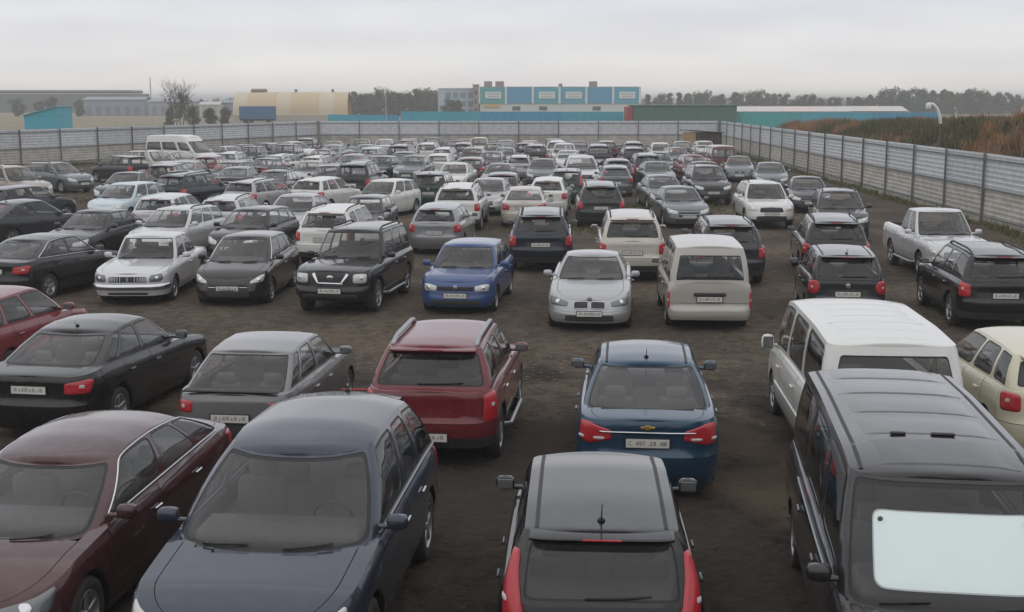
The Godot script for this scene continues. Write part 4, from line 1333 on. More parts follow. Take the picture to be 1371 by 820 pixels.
func build_ground() -> void:
	setting("ground", sheet_rect(-1800, 1800, -2600, 200, -.012, 1, 1), M.field)
	# the lot's earth, as wide as the fenced yard
	var mb := Mb.new()
	var p := PackedVector3Array()
	var zs := [30.0, 10.0, -20.0, -60.0, -93.0, -128.6]
	var xl := [-60.0, -60.0, -60.0, -48.0, -34.9, -19.6]
	var xr := [16.4, 16.9, 17.75, 18.9, 19.85, 20.95]
	for i in zs.size():
		p.append(Vector3(xl[i], 0, zs[i])); p.append(Vector3(xr[i], 0, zs[i]))
	mb.grid(p, 2, Vector3(0, -500, -50))
	setting("yard_earth", mb, M.dirt)
	# the trodden part: damp tone plus shade between near cars put into the colour, and ruts that cars have pressed into it
	var dn := FastNoiseLite.new()
	dn.seed = 14; dn.frequency = .35; dn.fractal_octaves = 4
	var nx := 215; var nz := 245
	var vv := PackedVector3Array(); var nn := PackedVector3Array(); var cc := PackedColorArray(); var ii := PackedInt32Array()
	var tracks := []
	for t in [[-21.6, .35, .21, 0.0], [-22.9, .5, .17, 1.0], [-24.0, .3, .25, 2.2], [-20.6, .6, .12, 4.0]]:
		tracks.append(t)
	var ways := [[-.1, -21.0, .4], [2.9, -20.0, .3], [-2.9, -24.0, .5], [.5, -26.0, .4], [5.6, -24.0, .6], [-8.0, -27.0, .4], [2.6, -12.0, .25], [7.6, -26.0, .4]]
	for i in nz:
		for j in nx:
			var x := -15.0 + .15 * j
			var z := -31.2 + .15 * i
			var y := .022 + dn.get_noise_2d(x * 2.0, z * 2.0) * .010
			var wet_shade := smoothstep(-.10, .16, dn.get_noise_2d(x * .8, z * .8) + (z + 20.6) * .11)  # darkens towards the camera, shade among the near cars included in the tone
			var pressed := 0.0
			for t in tracks:
				for e in [-.75, .75]:
					pressed = maxf(pressed, 1.0 - absf(z - (t[0] + e + t[1] * sin(x * t[2] + t[3]))) / .17)
			for w in ways:
				if absf(z - w[1]) < 4.5:
					for e in [-.72, .72]:
						pressed = maxf(pressed, 1.0 - absf(x - (w[0] + e + w[2] * sin((z - w[1]) * .4))) / .16)
			pressed = clampf(pressed * 1.6, 0.0, 1.0) * clampf(.55 + dn.get_noise_2d(x * 1.7 + 90.0, z * 1.7), 0.0, 1.0)
			y -= pressed * .022
			if i == 0 or j == 0 or i == nz - 1 or j == nx - 1: y = -.004
			vv.append(Vector3(x, y, z))
			var k := lerpf(1.0, .36, wet_shade) * (1.0 - .22 * pressed)
			cc.append(Color(k, k * lerpf(1.0, 1.03, wet_shade), k * lerpf(1.0, 1.08, wet_shade)))
	for i in nz:
		for j in nx:
			var l := vv[i * nx + maxi(0, j - 1)]; var rr := vv[i * nx + mini(nx - 1, j + 1)]
			var b := vv[maxi(0, i - 1) * nx + j]; var f := vv[mini(nz - 1, i + 1) * nx + j]
			var nrm := (f - b).cross(rr - l).normalized()
			nn.append(nrm if nrm.y > 0 else -nrm)
	for i in nz - 1:
		for j in nx - 1:
			var q := i * nx + j
			ii.append_array(PackedInt32Array([q, q + 1, q + nx + 1, q, q + nx + 1, q + nx]))
	var ar := []
	ar.resize(Mesh.ARRAY_MAX)
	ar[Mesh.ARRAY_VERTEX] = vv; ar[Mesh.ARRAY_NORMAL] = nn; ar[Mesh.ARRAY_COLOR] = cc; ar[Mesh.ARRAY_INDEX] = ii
	var am := ArrayMesh.new()
	am.add_surface_from_arrays(Mesh.PRIMITIVE_TRIANGLES, ar)
	var ao := MeshInstance3D.new()
	ao.name = "trodden_earth"
	ao.mesh = am
	ao.mesh.surface_set_material(0, M.damp_shade)
	ao.set_meta("kind", "structure")
	add_child(ao)
	var r := RandomNumberGenerator.new()
	r.seed = 77
	# loose stones and clods
	var st := Mb.new()
	st.ball(Vector3.ZERO, Vector3(1, .55, .8), 1.0, 6)
	var spots := []
	for i in 9000:
		var z := -6.0 - 62.0 * pow(r.randf(), 1.3)
		var x := r.randf_range(-.45, .45) * absf(z)
		if x > 17.0: continue
		var s := .008 + .022 * pow(r.randf(), 4.0)
		spots.append(Transform3D(Basis(Vector3.UP, r.randf() * TAU).scaled(Vector3(s, s, s)), Vector3(x, s * .2 + (.02 if z > -31.0 else 0.0), z)))
	scatter("loose_stones", st.mesh(), M.stone, spots, "loose stones and clods strewn over the brown earth", "stones")
	var lm := Mb.new()
	for i in 3: lm.box(Vector3(i * .9 - .9, .0, (i % 2) * .7), Vector3(.9, .06, .45), .02, Basis(Vector3.UP, i * 1.1))
	spots = []
	for c in [[8.6, -21.5, 1.1, 900], [-4.5, -23.5, 3.6, 1500], [3.0, -22.5, 2.6, 700], [-17.0, -58.0, 5.0, 900], [9.6, -41.0, 2.4, 700], [-9.0, -25.5, 2.5, 700], [2.6, -40.0, 3.0, 500]]:
		for i in c[3]:
			var ls := r.randf_range(.012, .034)
			spots.append(Transform3D(Basis(Vector3.UP, r.randf() * TAU).scaled(Vector3(ls, ls, ls)), Vector3(c[0] + r.randfn() * c[2], .026 if c[1] > -28.0 else .003, c[1] + r.randfn() * c[2] * .5)))
	scatter("leaf_litter", lm.mesh(), M.litter, spots, "dry straw coloured leaf litter lying on the earth", "litter")
	# weeds in thin patches between the rows and under the fence
	var tm := tuft_mesh(r, 26, .22, .25, .012)
	spots = []
	for c in [[-21.0, -62.0, 3.0], [-15.5, -47.0, 2.5], [2.2, -47.5, 1.3], [9.5, -53.0, 2.0], [15.8, -42.0, 1.6], [8.8, -21.5, .9], [-13.0, -36.5, 1.5], [6.6, -58.0, 1.5]]:
		for i in 90:
			spots.append(Transform3D(Basis(Vector3.UP, r.randf() * TAU).scaled(Vector3.ONE * r.randf_range(.4, 1.1)), Vector3(c[0] + r.randfn() * c[2], -.01, c[1] + r.randfn() * c[2] * .8)))
	for i in 500:
		var t := r.randf()
		spots.append(Transform3D(Basis(Vector3.UP, r.randf() * TAU).scaled(Vector3.ONE * r.randf_range(.5, 1.6)), Vector3(lerpf(17.9, 20.5, t) - r.randf() * .5, -.01, lerpf(-30, -125, t))))
	for i in 400:
		var t := r.randf()
		spots.append(Transform3D(Basis(Vector3.UP, r.randf() * TAU).scaled(Vector3.ONE * r.randf_range(.5, 1.6)), Vector3(lerpf(-34, -19.3, t) + r.randf() * .6, -.01, lerpf(-92, -127, t))))
	scatter("weeds", tm, M.weed, spots, "thin yellow green weeds growing in the yard", "weeds")

func build_fences() -> void:
	fence_run("long grey corrugated metal fence running along the pickup truck side", [Vector3(20.9, 0, -128.0), Vector3(16.9, 0, 13.0)], 4.9, 2.7, 1.0)
	fence_run("grey corrugated metal fence closing the far end of the yard", [Vector3(-19.4, 0, -128.3), Vector3(20.75, 0, -128.3)], 4.0, 2.7, 1.0)
	fence_run("grey corrugated metal fence standing behind the white minibus", [Vector3(-60.0, 0, -31.0), Vector3(-19.5, 0, -128.0)], 4.0, 2.7, 1.0)

func build_beyond() -> void:
	var r := RandomNumberGenerator.new()
	r.seed = 404
	var teal := mat(lin(.05, .33, .43), .55)
	var teal2 := mat(lin(.05, .27, .45), .55)
	var teal3 := mat(lin(.05, .33, .33), .6)
	var white := mat(lin(.66, .68, .68), .6)
	var pale := mat(lin(.36, .46, .50), .6)
	var creamw := mat(lin(.58, .60, .57), .7)
	var pane := mat(lin(.05, .08, .10), .15)
	var roofgrey := mat(lin(.22, .23, .24), .7)
	var brick := mat(lin(.30, .22, .20), .85)
	# --- the factory hall with six blue bays
	var f := thing("factory_hall", "teal blue factory hall with six bays and white pilasters behind the far fence", "building", Vector3(13.0, 0, -350))
	wall_box(f, "wall", creamw, Vector3(0, 2.0, -6.5), Vector3(43.6, 4.0, 12.8), .05)
	wall_box(f, "upper_wall", teal, Vector3(0, 6.05, -6.5), Vector3(44.0, 4.1, 13.0), .05)
	wall_box(f, "roof", roofgrey, Vector3(0, 8.25, -6.5), Vector3(44.4, .3, 13.4), .05)
	var bay := 44.0 / 6.0
	for i in 6:
		var cx := -22.0 + bay * (i + .5)
		var pn := wall_box(f, "facade_panel", [teal3, teal2, teal, teal, teal2, teal][i], Vector3(cx, 6.0, .12), Vector3(bay - .6, 4.3, .22), .03)
		for j in 4: wall_box(pn, "panel_joint", teal, Vector3(cx - bay * .5 + 1.0 + (bay - 2.0) * j / 3.0, 6.05, .25), Vector3(.05, 3.8, .05), .01)
		if i in [0, 2, 3, 5]:
			var s := wall_box(f, "sign_board", white, Vector3(cx + .2, 6.1, .38), Vector3(4.4, 1.8, .16), .02)
			for j in 2: wall_box(s, "sign_band", mat(lin(.40, .42, .43), .7), Vector3(cx + .2, 6.45 - .7 * j, .48), Vector3(3.8 - .8 * j, .32, .04), .01)
		if i in [1, 2, 4]:
			var w := wall_box(f, "window", pane, Vector3(cx - .8, 2.5, -.06), Vector3(2.2, 1.1, .1), .02)
			wall_box(w, "window_frame", white, Vector3(cx - .8, 1.88, -.03), Vector3(2.4, .14, .2), .02)
	for i in 7: wall_box(f, "pilaster", white, Vector3(-22.0 + bay * i, 6.05, .2), Vector3(.55, 4.5, .4), .03)
	wall_box(f, "shop_strip", mat(lin(.55, .36, .12), .6), Vector3(-18.5, 3.2, .1), Vector3(4.4, .8, .3), .03)
	for u in [[-19.6, 1.5, 2.2], [-16.4, 1.5, 2.4], [0.4, .9, 1.0], [9.4, 1.5, 2.2]]:
		wall_box(f, "roof_unit", brick if u[1] > 1.0 else roofgrey, Vector3(u[0], 8.4 + u[1] * .5, -4.0), Vector3(u[2], u[1], 2.0), .06)
	var o := thing("office_wing", "pale blue glazed office wing joined to teal factory hall", "building", Vector3(-14.6, 0, -356), .25)
	wall_box(o, "wall", pale, Vector3(0, 3.9, 0), Vector3(10.5, 7.8, 9.0), .05)
	wall_box(o, "roof", white, Vector3(0, 7.95, 0), Vector3(10.9, .25, 9.4), .04)
	for i in 5:
		for j in 3: wall_box(o, "window", mat(lin(.16, .24, .28), .2), Vector3(-4.2 + 2.1 * i, 1.5 + 2.3 * j, 4.53), Vector3(1.5, 1.5, .08), .02)
	var st := thing("stair_tower", "narrow red brick stair tower at the end of teal factory hall", "building", Vector3(-9.9, 0, -351.5))
	wall_box(st, "wall", brick, Vector3(0, 4.4, 0), Vector3(1.6, 8.8, 4.0), .05)
	wall_box(st, "roof", roofgrey, Vector3(0, 8.9, 0), Vector3(1.9, .2, 4.3), .04)
	for j in 3: wall_box(st, "window", pane, Vector3(0, 2.0 + 2.4 * j, 2.03), Vector3(.7, 1.2, .08), .02)
	# --- long site walls of profiled sheet beyond the fence
	for run in [["teal_wall", "long blue teal sheet wall below the factory hall", Vector3(-17.5, 0, -201), Vector3(17.4, 0, -199), 3.0, [teal, teal2, teal]], ["teal_wall", "teal sheet wall beside the long green shed", Vector3(33.2, 0, -190), Vector3(62.0, 0, -184), 3.0, [teal3, teal, teal2]], ["teal_wall", "low teal sheet wall next to the cream hangar", Vector3(-31.0, 0, -215), Vector3(-18.0, 0, -203), 2.4, [teal, teal, teal2]]]:
		var n := thing(run[0], run[1], "wall", run[2])
		var d: Vector3 = run[3] - run[2]
		var turn := atan2(-d.z, d.x)
		var cnt := int(d.length() / 3.0)
		var me := corrugated(d.length() / cnt - .01, run[4], false, .35, .05)
		for i in cnt:
			var s := piece("sheet", me, run[5][i * 3 / cnt], n)
			s.transform = Transform3D(Basis(Vector3.UP, turn), d * (float(i) / cnt))
		for i in cnt / 2 + 1:
			var pm := wall_box(n, "post", roofgrey, d * (minf(1.0, i * 2.0 / cnt)) + Vector3(0, run[4] * .5, -.15), Vector3(.12, run[4], .12), .02)
	# --- green shed, white roofed sheds, cream hangar
	var g := thing("green_shed", "long green metal shed with a red end standing behind the far fence", "building", Vector3(25.2, 0, -192))
	wall_box(g, "wall", mat(lin(.05, .13, .095), .6), Vector3(.4, 1.95, 0), Vector3(15.4, 3.9, 6.0), .04)
	wall_box(g, "roof", mat(lin(.07, .16, .12), .6), Vector3(.4, 4.0, 0), Vector3(15.8, .18, 6.4), .03)
	wall_box(g, "end_panel", mat(lin(.26, .035, .04), .6), Vector3(-7.75, 1.9, .4), Vector3(.8, 3.8, 5.6), .03)
	for i in 9: wall_box(g, "wall_rib", mat(lin(.06, .15, .11), .6), Vector3(-6.4 + 1.75 * i, 1.95, 3.04), Vector3(.12, 3.8, .08), .01)
	for q in [[55.0, -262, 27.0, .0], [76.0, -270, 14.0, .05]]:
		var w := thing("white_shed", "low shed with whitish sheet roof behind teal sheet wall" if q[2] > 20 else "short low shed with whitish sheet roof below the trees", "building", Vector3(q[0], 0, q[1]), q[3])
		wall_box(w, "wall", mat(lin(.36, .34, .31), .8), Vector3(0, 1.25, 0), Vector3(q[2], 2.5, 8), .03)
		var rm := Mb.new()
		for i in int(q[2] / 2.7):
			var x: float = -q[2] * .5 + 2.7 * i + 1.35
			rm = Mb.new()
			rm.box(Vector3(x, 3.0, 2.1), Vector3(2.66, .08, 4.6), .01, Basis(Vector3.RIGHT, .22))
			part("roof_sheet", rm, mat(lin(.55 + r.randf() * .1, .54, .52), .6), w)
		rm = Mb.new()
		rm.box(Vector3(0, 3.0, -2.2), Vector3(q[2], .08, 4.6), .01, Basis(Vector3.RIGHT, -.22))
		part("roof_back", rm, mat(lin(.5, .49, .47), .6), w)
	var h := thing("fabric_hangar", "cream vaulted fabric hangar behind the fence near the bare tree", "building", Vector3(-45.5, 0, -266), .06)
	var hm := mat(lin(.52, .42, .27), .75)
	var hm2 := mat(lin(.55, .48, .36), .75)
	for i in 8:
		var mb := Mb.new()
		var pts := PackedVector3Array()
		for e in 5:
			for a in 15:
				var an := PI * a / 14.0
				var sag := -.10 * sin(PI * e / 4.0)
				pts.append(Vector3(-11.6 + 2.9 * (i + e / 4.0), maxf(0.0, (pow(sin(an), .6)) * (6.45 + sag)), cos(an) * 6.0))
		mb.grid(pts, 15, Vector3(-11.6 + 2.9 * i, 1, 0))
		part("cover_panel", mb, hm if i % 3 else hm2, h)
	wall_box(h, "base_wall", mat(lin(.40, .37, .32), .8), Vector3(0, .9, 6.05), Vector3(23.2, 1.8, .2), .03)
	for x in [-7.0, .6, 8.2]:
		var cap := wall_box(h, "roof_vent", brick if x < -5 else roofgrey, Vector3(x, 6.75, 0), Vector3(3.4 if x < -5 else .6, .7, 1.2), .25)
	var t := thing("blue_trailer", "blue box trailer standing in front of the cream hangar", "trailer", Vector3(-49.4, 0, -248), .04)
	wall_box(t, "box", mat(lin(.05, .12, .24), .6), Vector3(0, 2.35, 0), Vector3(6.8, 2.5, 2.4), .05)
	wall_box(t, "chassis", mat(lin(.03, .03, .03), .8), Vector3(0, .95, 0), Vector3(6.6, .25, 2.0), .03)
	for x in [-2.2, -1.1, 2.2]:
		var wm := Mb.new()
		wm.lathe_y([Vector2(.001, -.15), Vector2(.5, -.15), Vector2(.5, .15), Vector2(.001, .15)], 14)
		var wo := part("wheel", wm, M.tyre, t)
		wo.rotation.x = PI / 2
		wo.position = Vector3(x, .5, 1.0)
	# --- the left: hangars, a teal hut
	var lh := thing("long_hangar", "very long dark grey hangar with flat roof on the horizon", "building", Vector3(-176, 0, -505))
	wall_box(lh, "wall", mat(lin(.11, .125, .12), .8), Vector3(-20, 3.6, 0), Vector3(100, 7.2, 20), .1)
	wall_box(lh, "roof", mat(lin(.13, .15, .145), .7), Vector3(-20, 8.0, 0), Vector3(96, 1.2, 18), .5)
	for i in 12: wall_box(lh, "wall_rib", mat(lin(.13, .145, .14), .8), Vector3(-62 + 8.0 * i, 3.6, 10.1), Vector3(.5, 7.0, .3), .05)
	for q in [[-124.0, -402, 19.0, 5.6, Color(.25, .29, .33)], [-104.0, -396, 15.0, 5.0, Color(.29, .31, .34)], [-92.0, -392, 6.0, 4.0, Color(.5, .49, .45)], [-86.0, -398, 7.0, 4.6, Color(.24, .28, .32)]]:
		var s := thing("grey_shed", {19.0: "wide blue grey sheet shed in front of long dark hangar", 15.0: "blue grey sheet shed behind the utility pole", 6.0: "small whitish shed beyond the bare tree", 7.0: "small blue grey shed beside small whitish shed"}[q[2]], "building", Vector3(q[0], 0, q[1]))
		var c: Color = q[4]
		wall_box(s, "wall", mat(lin(c.r, c.g, c.b), .7), Vector3(0, q[3] * .45, 0), Vector3(q[2], q[3] * .9, 8), .05)
		var rm := Mb.new()
		rm.box(Vector3(0, q[3] * .95, 2.1), Vector3(q[2] + .6, .12, 4.6), .02, Basis(Vector3.RIGHT, .2))
		rm.box(Vector3(0, q[3] * .95, -2.1), Vector3(q[2] + .6, .12, 4.6), .02, Basis(Vector3.RIGHT, -.2))
		part("roof", rm, mat(lin(c.r, c.g, c.b), .6), s)
		for i in int(q[2] / 3.0): wall_box(s, "door_leaf", mat(lin(c.r * .7, c.g * .7, c.b * .7), .7), Vector3(-q[2] * .5 + 1.6 + 3.0 * i, 1.4, 4.03), Vector3(1.6, 2.8, .08), .02)
	var hut := thing("teal_hut", "teal sheet hut with a lean-to roof rising over the fence", "building", Vector3(-51.6, 0, -142))
	wall_box(hut, "wall", teal, Vector3(0, 1.55, 0), Vector3(3.6, 3.1, 5.0), .03)
	var gm := Mb.new()
	gm.add(PackedVector3Array([Vector3(-1.8, 3.1, 2.5), Vector3(1.8, 3.1, 2.5), Vector3(1.8, 4.0, 2.5), Vector3(-1.8, 3.12, 2.5), Vector3(-1.8, 3.1, -2.5), Vector3(1.8, 3.1, -2.5), Vector3(1.8, 4.0, -2.5), Vector3(-1.8, 3.12, -2.5)]), PackedInt32Array([0, 1, 2, 0, 2, 3, 4, 6, 5, 4, 7, 6, 0, 3, 7, 0, 7, 4, 1, 5, 6, 1, 6, 2]), Vector3(.6, 3.3, 0))
	part("gable", gm, teal, hut, false, true)
	var rr := Mb.new()
	rr.box(Vector3(0, 3.61, 0), Vector3(4.0, .08, 5.4), .01, Basis(Vector3.BACK, .245))
	part("roof", rr, mat(lin(.16, .34, .37), .5), hut)
	# --- poles
	for q in [[-74.0, -262.0, 9.4, .14, "pale concrete utility pole next to the bare tree", false], [-14.9, -151.0, 5.7, .07, "thin pale pole standing right behind the far end fence", false]]:
		var p := thing("utility_pole", q[4], "pole", Vector3(q[0], 0, q[1]))
		var mb := Mb.new()
		mb.tube(PackedVector3Array([Vector3(0, -.2, 0), Vector3(0, q[2], 0)]), q[3], 8, q[3] * .65)
		part("shaft", mb, mat(lin(.42, .40, .38), .8), p)
		if q[5]:
			wall_box(p, "crossarm", M.bark, Vector3(0, q[2] - .8, 0), Vector3(1.5, .12, .12), .01)
			for x in [-.65, 0.0, .65]: wall_box(p, "insulator", white, Vector3(x, q[2] - .66, 0), Vector3(.08, .18, .08), .03)
	var la := thing("street_lamp", "curved white lamp on a dark post rising over the fence by the weeds", "lamp", Vector3(19.3, 0, -57.4))
	var lp := Mb.new()
	lp.tube(PackedVector3Array([Vector3(0, -.1, 0), Vector3(0, 3.85, 0)]), .05, 8, .045)
	part("post", lp, M.post_rust, la)
	var ah := Mb.new()
	ah.tube(PackedVector3Array([Vector3(0, 3.75, 0), Vector3(-.06, 4.1, 0), Vector3(-.2, 4.42, 0), Vector3(-.38, 4.6, 0), Vector3(-.55, 4.62, 0)]), .075, 8, .085)
	part("arm", ah, white, la)
	var he := Mb.new()
	he.ball(Vector3(-.58, 4.52, 0), Vector3(.13, .17, .12), .8, 12)
	var hn := part("lamp_head", he, white, la)
	var lens := Mb.new()
	lens.ball(Vector3(-.60, 4.38, 0), Vector3(.08, .06, .08), 1.0, 10)
	part("lens", lens, M.lamp, hn)
	# --- wooden hut inside the yard
	var s := thing("wooden_hut", "brown timber hut with a plywood end in the far corner of the yard", "hut", Vector3(16.6, 0, -111.0), .35)
	var ply := mat(lin(.36, .24, .12), .8)
	var dark := [mat(lin(.07, .05, .042), .9), mat(lin(.09, .065, .052), .9), mat(lin(.055, .042, .036), .9)]
	wall_box(s, "wall", dark[2], Vector3(0, 1.0, 0), Vector3(2.5, 2.0, 2.3), .02)
	for i in 12: wall_box(s, "plank", dark[i % 3], Vector3(-1.15 + .21 * i, 1.0, 1.17), Vector3(.2, 2.0, .03), .005)
	for i in 2: wall_box(s, "plywood_sheet", ply, Vector3(-1.27, 1.02, -.58 + 1.16 * i), Vector3(.03, 2.0, 1.14), .005)
	var hr := Mb.new()
	hr.box(Vector3(0, 2.1, 0), Vector3(2.9, .07, 2.8), .01, Basis(Vector3.BACK, -.07))
	part("roof", hr, dark[0], s)
	# --- embankment with weeds beyond the long fence
	var eb := Mb.new()
	var ep := PackedVector3Array()
	var en := FastNoiseLite.new()
	en.seed = 9; en.frequency = .06
	var eh := func(x: float, z: float) -> float:
		var fx := 19.9 + (-z - 93.0) * .028
		var up := clampf((x - fx - .9) / 5.0, 0.0, 1.0)
		var top := lerpf(3.25, 2.3, clampf((-z - 72.0) / 42.0, 0.0, 1.0)) * clampf((128.0 + z) / 10.0, 0.0, 1.0)
		return (up * up * (3.0 - 2.0 * up)) * (top + en.get_noise_2d(x, z) * .7 - maxf(0.0, x - 34.0) * .04) - .02
	for i in 41:
		var z := lerpf(-25, -130, i / 40.0)
		var fx := 19.9 + (-z - 93.0) * .028
		for j in 25:
			var x := fx + .5 + 45.0 * pow(j / 24.0, 1.6)
			ep.append(Vector3(x, eh.call(x, z), z))
	eb.grid(ep, 25, Vector3(35, -300, -70))
	setting("embankment", eb, M.bank)
	var wm := [tuft_mesh(r, 34, .9, .55, .022), tuft_mesh(r, 30, .75, .6, .03)]
	var sets := [[], [], []]
	for i in 5200:
		var z := lerpf(-40, -128, pow(r.randf(), .9))
		var fx := 19.9 + (-z - 93.0) * .028
		var x := fx + 1.2 + 16.0 * pow(r.randf(), 1.3)
		var v := en.get_noise_2d(x * .7 + 200.0, z * .7) + en.get_noise_2d(x * 3.0, z * 3.0 + 80.0) * .6 + r.randf_range(-.12, .12)
		var which := 0 if v > -.02 else 1 if v > -.16 else 2
		sets[which].append(Transform3D(Basis(Vector3.UP, r.randf() * TAU).scaled(Vector3.ONE * r.randf_range(.5, 1.15)), Vector3(x, eh.call(x, z) - .05, z)))
	scatter("russet_weeds", wm[0], M.russet, sets[0], "tall russet dry weeds covering the bank beyond the fence", "weeds")
	scatter("brown_weeds", wm[1], M.brownweed, sets[1], "dark brown dry weeds covering the bank beyond the fence", "weeds")
	scatter("olive_weeds", wm[1], M.olive, sets[2], "dark olive green weeds covering the bank beyond the fence", "weeds")
	# --- trees
	var kinds_ := []
	for i in 6:
		kinds_.append(make_tree(r, [3.4, 2.6, 4.2, 2.2, 3.0, 3.8][i], [8.6, 8.0, 8.8, 9.4, 7.2, 7.8][i], 2600, .34, [M.leaf_a, M.leaf_b, M.leaf_a, M.leaf_b, M.leaf_c, M.leaf_a][i]))
	var put := func(x: float, z: float, sc: float, label: String, group: String):
		var tr: Node3D = kinds_[r.randi() % 6].duplicate()
		tr.name = numbered("tree")
		tr.position = Vector3(x, 0, z)
		tr.rotation.y = r.randf() * TAU
		tr.scale = Vector3(sc * r.randf_range(.95, 1.25), sc, sc * r.randf_range(.95, 1.25))
		tag(tr, label, "tree", group)
		add_child(tr)
	for i in 46:
		var px := 862.0 + 520.0 * (i + r.randf_range(-.3, .3)) / 45.0
		var d := 430.0 + r.randf_range(-14, 26)
		var tall := .74 + .10 * sin(px * .021) + (.17 if px > 1150 and px < 1290 else 0.0) + r.randf_range(-.07, .09)
		put.call((px - 685.5) / 1690.0 * d, -d, tall, "leafy tree in the wood beyond the green shed", "trees of the wood beyond the green shed")
	for i in 16:
		var px := 470.0 + 124.0 * (i + r.randf_range(-.3, .3)) / 15.0
		var d := 385.0 + r.randf_range(-12, 20)
		put.call((px - 685.5) / 1690.0 * d, -d, .82 + r.randf_range(-.1, .08), "leafy tree in the clump between hangar and factory", "trees between hangar and factory")
	for px in [604.0, 616.0]:
		put.call((px - 685.5) / 1690.0 * 330.0, -330.0, .55, "small leafy tree before the pale office wing", "trees before the office wing")
	for px in [60.0, 78.0, 112.0, 30.0]:
		put.call((px - 685.5) / 1690.0 * 380.0, -380.0, .62 + r.randf_range(-.08, .1), "leafy tree standing by the blue grey sheds", "trees by the blue grey sheds")
	for px in [231.0, 262.0, 285.0, 306.0]:
		put.call((px - 685.5) / 1690.0 * 246.0, -246.0, .42 + r.randf_range(-.06, .06), "low bush around the foot of the bare tree", "bushes around the bare tree")
	var far_wood := []
	for i in 420:
		var d := 760.0 + r.randf_range(0, 120)
		var x := lerpf(-420, 420, r.randf())
		far_wood.append(Transform3D(Basis(Vector3.UP, r.randf() * TAU).scaled(Vector3.ONE * r.randf_range(.55, .8)), Vector3(x, -.5, -d)))
	scatter("distant_wood", (kinds_[0].get_child(1) as MeshInstance3D).mesh, M.leaf_a, far_wood, "dark distant wood along the whole horizon", "wood")
	var bt := thing("bare_tree", "tall half bare tree with thin branches beside the utility pole", "tree", Vector3(-61.0, 0, -234.0))
	var bm := Mb.new()
	for i in 5:
		branch(bm, r, Vector3(r.randfn() * .7, -.1, r.randfn() * .5), Vector3(r.randfn() * .16, 1, r.randfn() * .16).normalized(), 3.7 + r.randf() * .7, .10, 4)
	part("trunk", bm, M.bark, bt)
	var bc := Mb.new()
	tree_crown(bc, r, 2.4, 6.0, 1.4, 900, .22)
	part("crown", bc, M.leaf_c, bt)
	for k in kinds_: k.free()

func build_cars() -> void:
	var K := kinds()
	for c in CARS:
		place_car(c[0], c[1], c[2], c[3], c[4], c[5], c[6], K, Vector3(c[7], c[8], c[9]))

